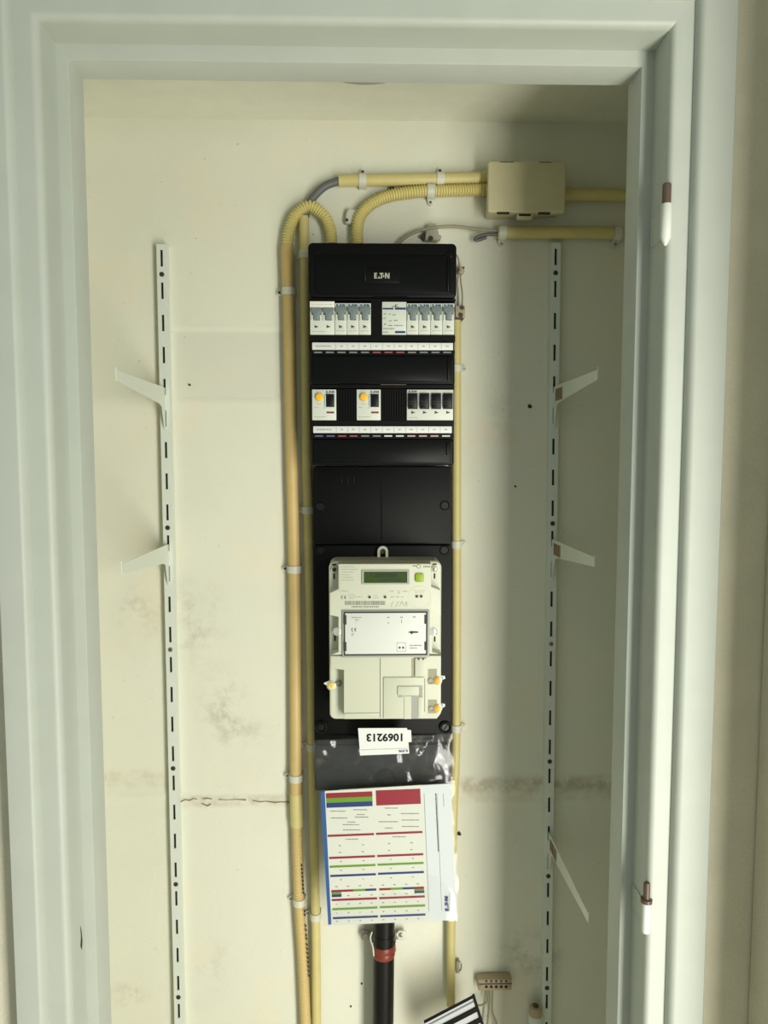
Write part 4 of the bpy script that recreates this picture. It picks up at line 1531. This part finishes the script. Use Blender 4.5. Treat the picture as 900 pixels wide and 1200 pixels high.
for px, sg in ((428.5, -1), (470.5, 1)):
    c = P(px, 1096.5, YW - .012)
    e = obj('ear', prism(bmesh.new(), rrect(c.x - .0085, c.x + .0085, c.z - .0085, c.z + .0085, .006), YW - .012, YW - .009, .001), 'clip_white' if sg > 0 else 'screw_metal', t, True)
    s = pdisc('screw', px - .5, 1096.5, 2.6, YW - .0145, .004, 'screw_metal', e, 14, .0008)
    x0 = c.x - sg * .006
    x1 = P(450, 1096, YV).x + sg * (pr + .0012)
    obj('strap', bx(bmesh.new(), min(x0, x1), max(x0, x1), YW - .014, YW - .010, c.z - .006, c.z + .006, .001), 'screw_metal', t, True)
    obj('cheek', bx(bmesh.new(), x1 - .001, x1 + .001, YV - .004, YW - .010, c.z - .009, c.z + .007, .0004), 'screw_metal', t, True)
obj('band', tube(bmesh.new(), [P(450, 1093, YV), P(450, 1100, YV)], pr + .0006, 24), 'black_pipe', t, True)
o = obj('tie_wire', tube(bmesh.new(), spline([P(436, 1092, YV - .004), P(434, 1100, YV - .006), P(437, 1110, YV - .012), P(438, 1120, YV - .012)], .003), .0013, 8), 'clip_white', None, True)
tag(o, 'thin white tie hanging beside the red ring on black pipe', 'cable tie')

# ------------------------------------------------------------------ things at the foot of the picture
t = thing('terminal_strip', P(580, 1161, YW), 'beige eight-pole terminal strip on the wall above bottom edge', 'terminal strip')
YQ2 = YW - .020
X0, X1, Z0, Z1 = rect(560.5, 1148, 600, 1161, YQ2)
obj('body', bx(bmesh.new(), X0, X1, YQ2, YW - .003, Z0, Z1, .0015), 'block_beige', t, True)
for k in range(5):
    px = 570 + k * 5.8
    pdisc('terminal_hole', px, 1156.5, 1.9, YQ2 - .0006, .002, 'hole_dark', t, 12)
    pdisc('terminal_screw', px, 1150.2, 1.4, YQ2 - .0010, .003, 'screw_dark', t, 12)
for px in (563.6, 597):
    pdisc('fixing_screw', px, 1156, 1.6, YQ2 - .0008, .002, 'screw_metal', t, 12)
slab('moulded_ridge', (561, 1152.6, 599.6, 1153.6), YQ2 - .0006, .002, 'ink_brown', t)
for pts, lb in (([(570, 1158), (570.5, 1168), (570, 1174), (564, 1178), (557, 1178)], 'thin wire bending left from the terminal strip'),
                ([(573.5, 1158), (574, 1170), (572.5, 1185), (570, 1212)], 'thin wire dropping straight from the terminal strip'),
                ([(577, 1158), (577, 1170), (577, 1185), (582, 1200), (584, 1216)], 'thin wire curving right below the terminal strip')):
    o = obj('bell_wire', tube(bmesh.new(), spline(pvec(pts, YQ2 + .002), .003), .0016, 8), 'wire_grey', None, True)
    tag(o, lb, 'wire')

# round screw cap beside the right rail foot
YG = YW - .022
c = P(627.5, 1190, YG)
t = thing('wall_socket_plug', (c.x, YG, P(627, 1215, YG).z), 'round brown plug with white collar beside right rail foot', 'plug')
zt_ = P(627, 1180, YG).z


def zz(py): return P(627, py, YG).z


obj('cap', tube(bmesh.new(), [(c.x, YG, zz(1190)), (c.x, YG, zz(1184)), (c.x, YG, zz(1180.5)), (c.x, YG, zz(1179))], lambda i, s: (.0108, .0106, .0102, .0084)[i], 18), 'block_beige', t, True)
obj('cap_screw', tube(bmesh.new(), [(c.x, YG, zz(1179.5)), (c.x, YG, zz(1177.5))], .0045, 12), 'ink_brown', t, True)
obj('collar', tube(bmesh.new(), [(c.x, YG, zz(1198)), (c.x, YG, zz(1196)), (c.x, YG, zz(1189.5)), (c.x, YG, zz(1188))], lambda i, s: (.0118, .0124, .0124, .0114)[i], 20), 'device_white', t, True)
obj('body', tube(bmesh.new(), [(c.x, YG, zz(1222)), (c.x, YG, zz(1196))], .0106, 18), 'block_beige', t, True)

# striped panel leaning at the bottom edge
YX = 1.07
sp = thing('striped_panel', P(535, 1260, YX), 'silver panel with black stripes tilted at the bottom edge', 'panel')
tl, tr_, dn = Vector((497, 1198.5)), Vector((556.5, 1167.5)), Vector((12.5, 40))


def q2(u, v):
    a = tl + (tr_ - tl) * u + dn * v
    return (a.x, a.y)


def patch(name, u0, u1, v0, v1, Y, d, m, par):
    return obj(name, prism(bmesh.new(), pp([q2(u0, v0), q2(u1, v0), q2(u1, v1), q2(u0, v1)], Y), Y, Y + d), m, par)


bd = patch('panel_body', 0, 1, 0, 1.5, YX, .0035, 'silver_panel', sp)
patch('black_edge', .955, 1.0, -.01, 1.5, YX - .002, .0055, 'black_plastic', sp)
patch('black_edge', 0, 1, -.01, .03, YX - .0006, .004, 'black_plastic', sp)
for v in (.30, .62, .94, 1.26):
    patch('black_slat', .08, .96, v, v + .12, YX - .0025, .004, 'black_plastic', sp)
patch('bright_edge', 0, .95, .10, .14, YX - .001, .002, 'toggle_grey', sp)

# ------------------------------------------------------------------ ceiling rose just behind the door head
qc = P(427, 102, 1.06)
_d = CROT @ Vector(((427 - 450) / F_PX, (600 - 102) / F_PX, -1))
_q = CAM + _d * ((CZ - .012 - CAM.z) / _d.z)
cc = Vector((_q.x, _q.y - .078, CZ))
t = thing('ceiling_rose', cc, 'shallow round grey fitting on the cupboard ceiling, cut by the door head', 'ceiling fitting')
Rr = .085
bm = bmesh.new()
prof = [(Rr, 0), (Rr, -.004), (Rr * .9, -.010), (Rr * .7, -.0125), (0.001, -.013)]
n = 40
V = [[bm.verts.new((cc.x + r * math.cos(2 * math.pi * k / n), cc.y + r * math.sin(2 * math.pi * k / n), CZ + z)) for k in range(n)] for r, z in prof]
for A, B in zip(V, V[1:]):
    for k in range(n):
        bm.faces.new((A[k], A[(k + 1) % n], B[(k + 1) % n], B[k]))
obj('cover_disc', bm, 'rose_grey', t, 'all')
obj('rim', tube(bmesh.new(), [Vector((cc.x + Rr * math.cos(2 * math.pi * k / 48), cc.y + Rr * math.sin(2 * math.pi * k / 48), CZ - .002)) for k in range(49)], .002, 6, False), 'screw_dark', t, 'all')
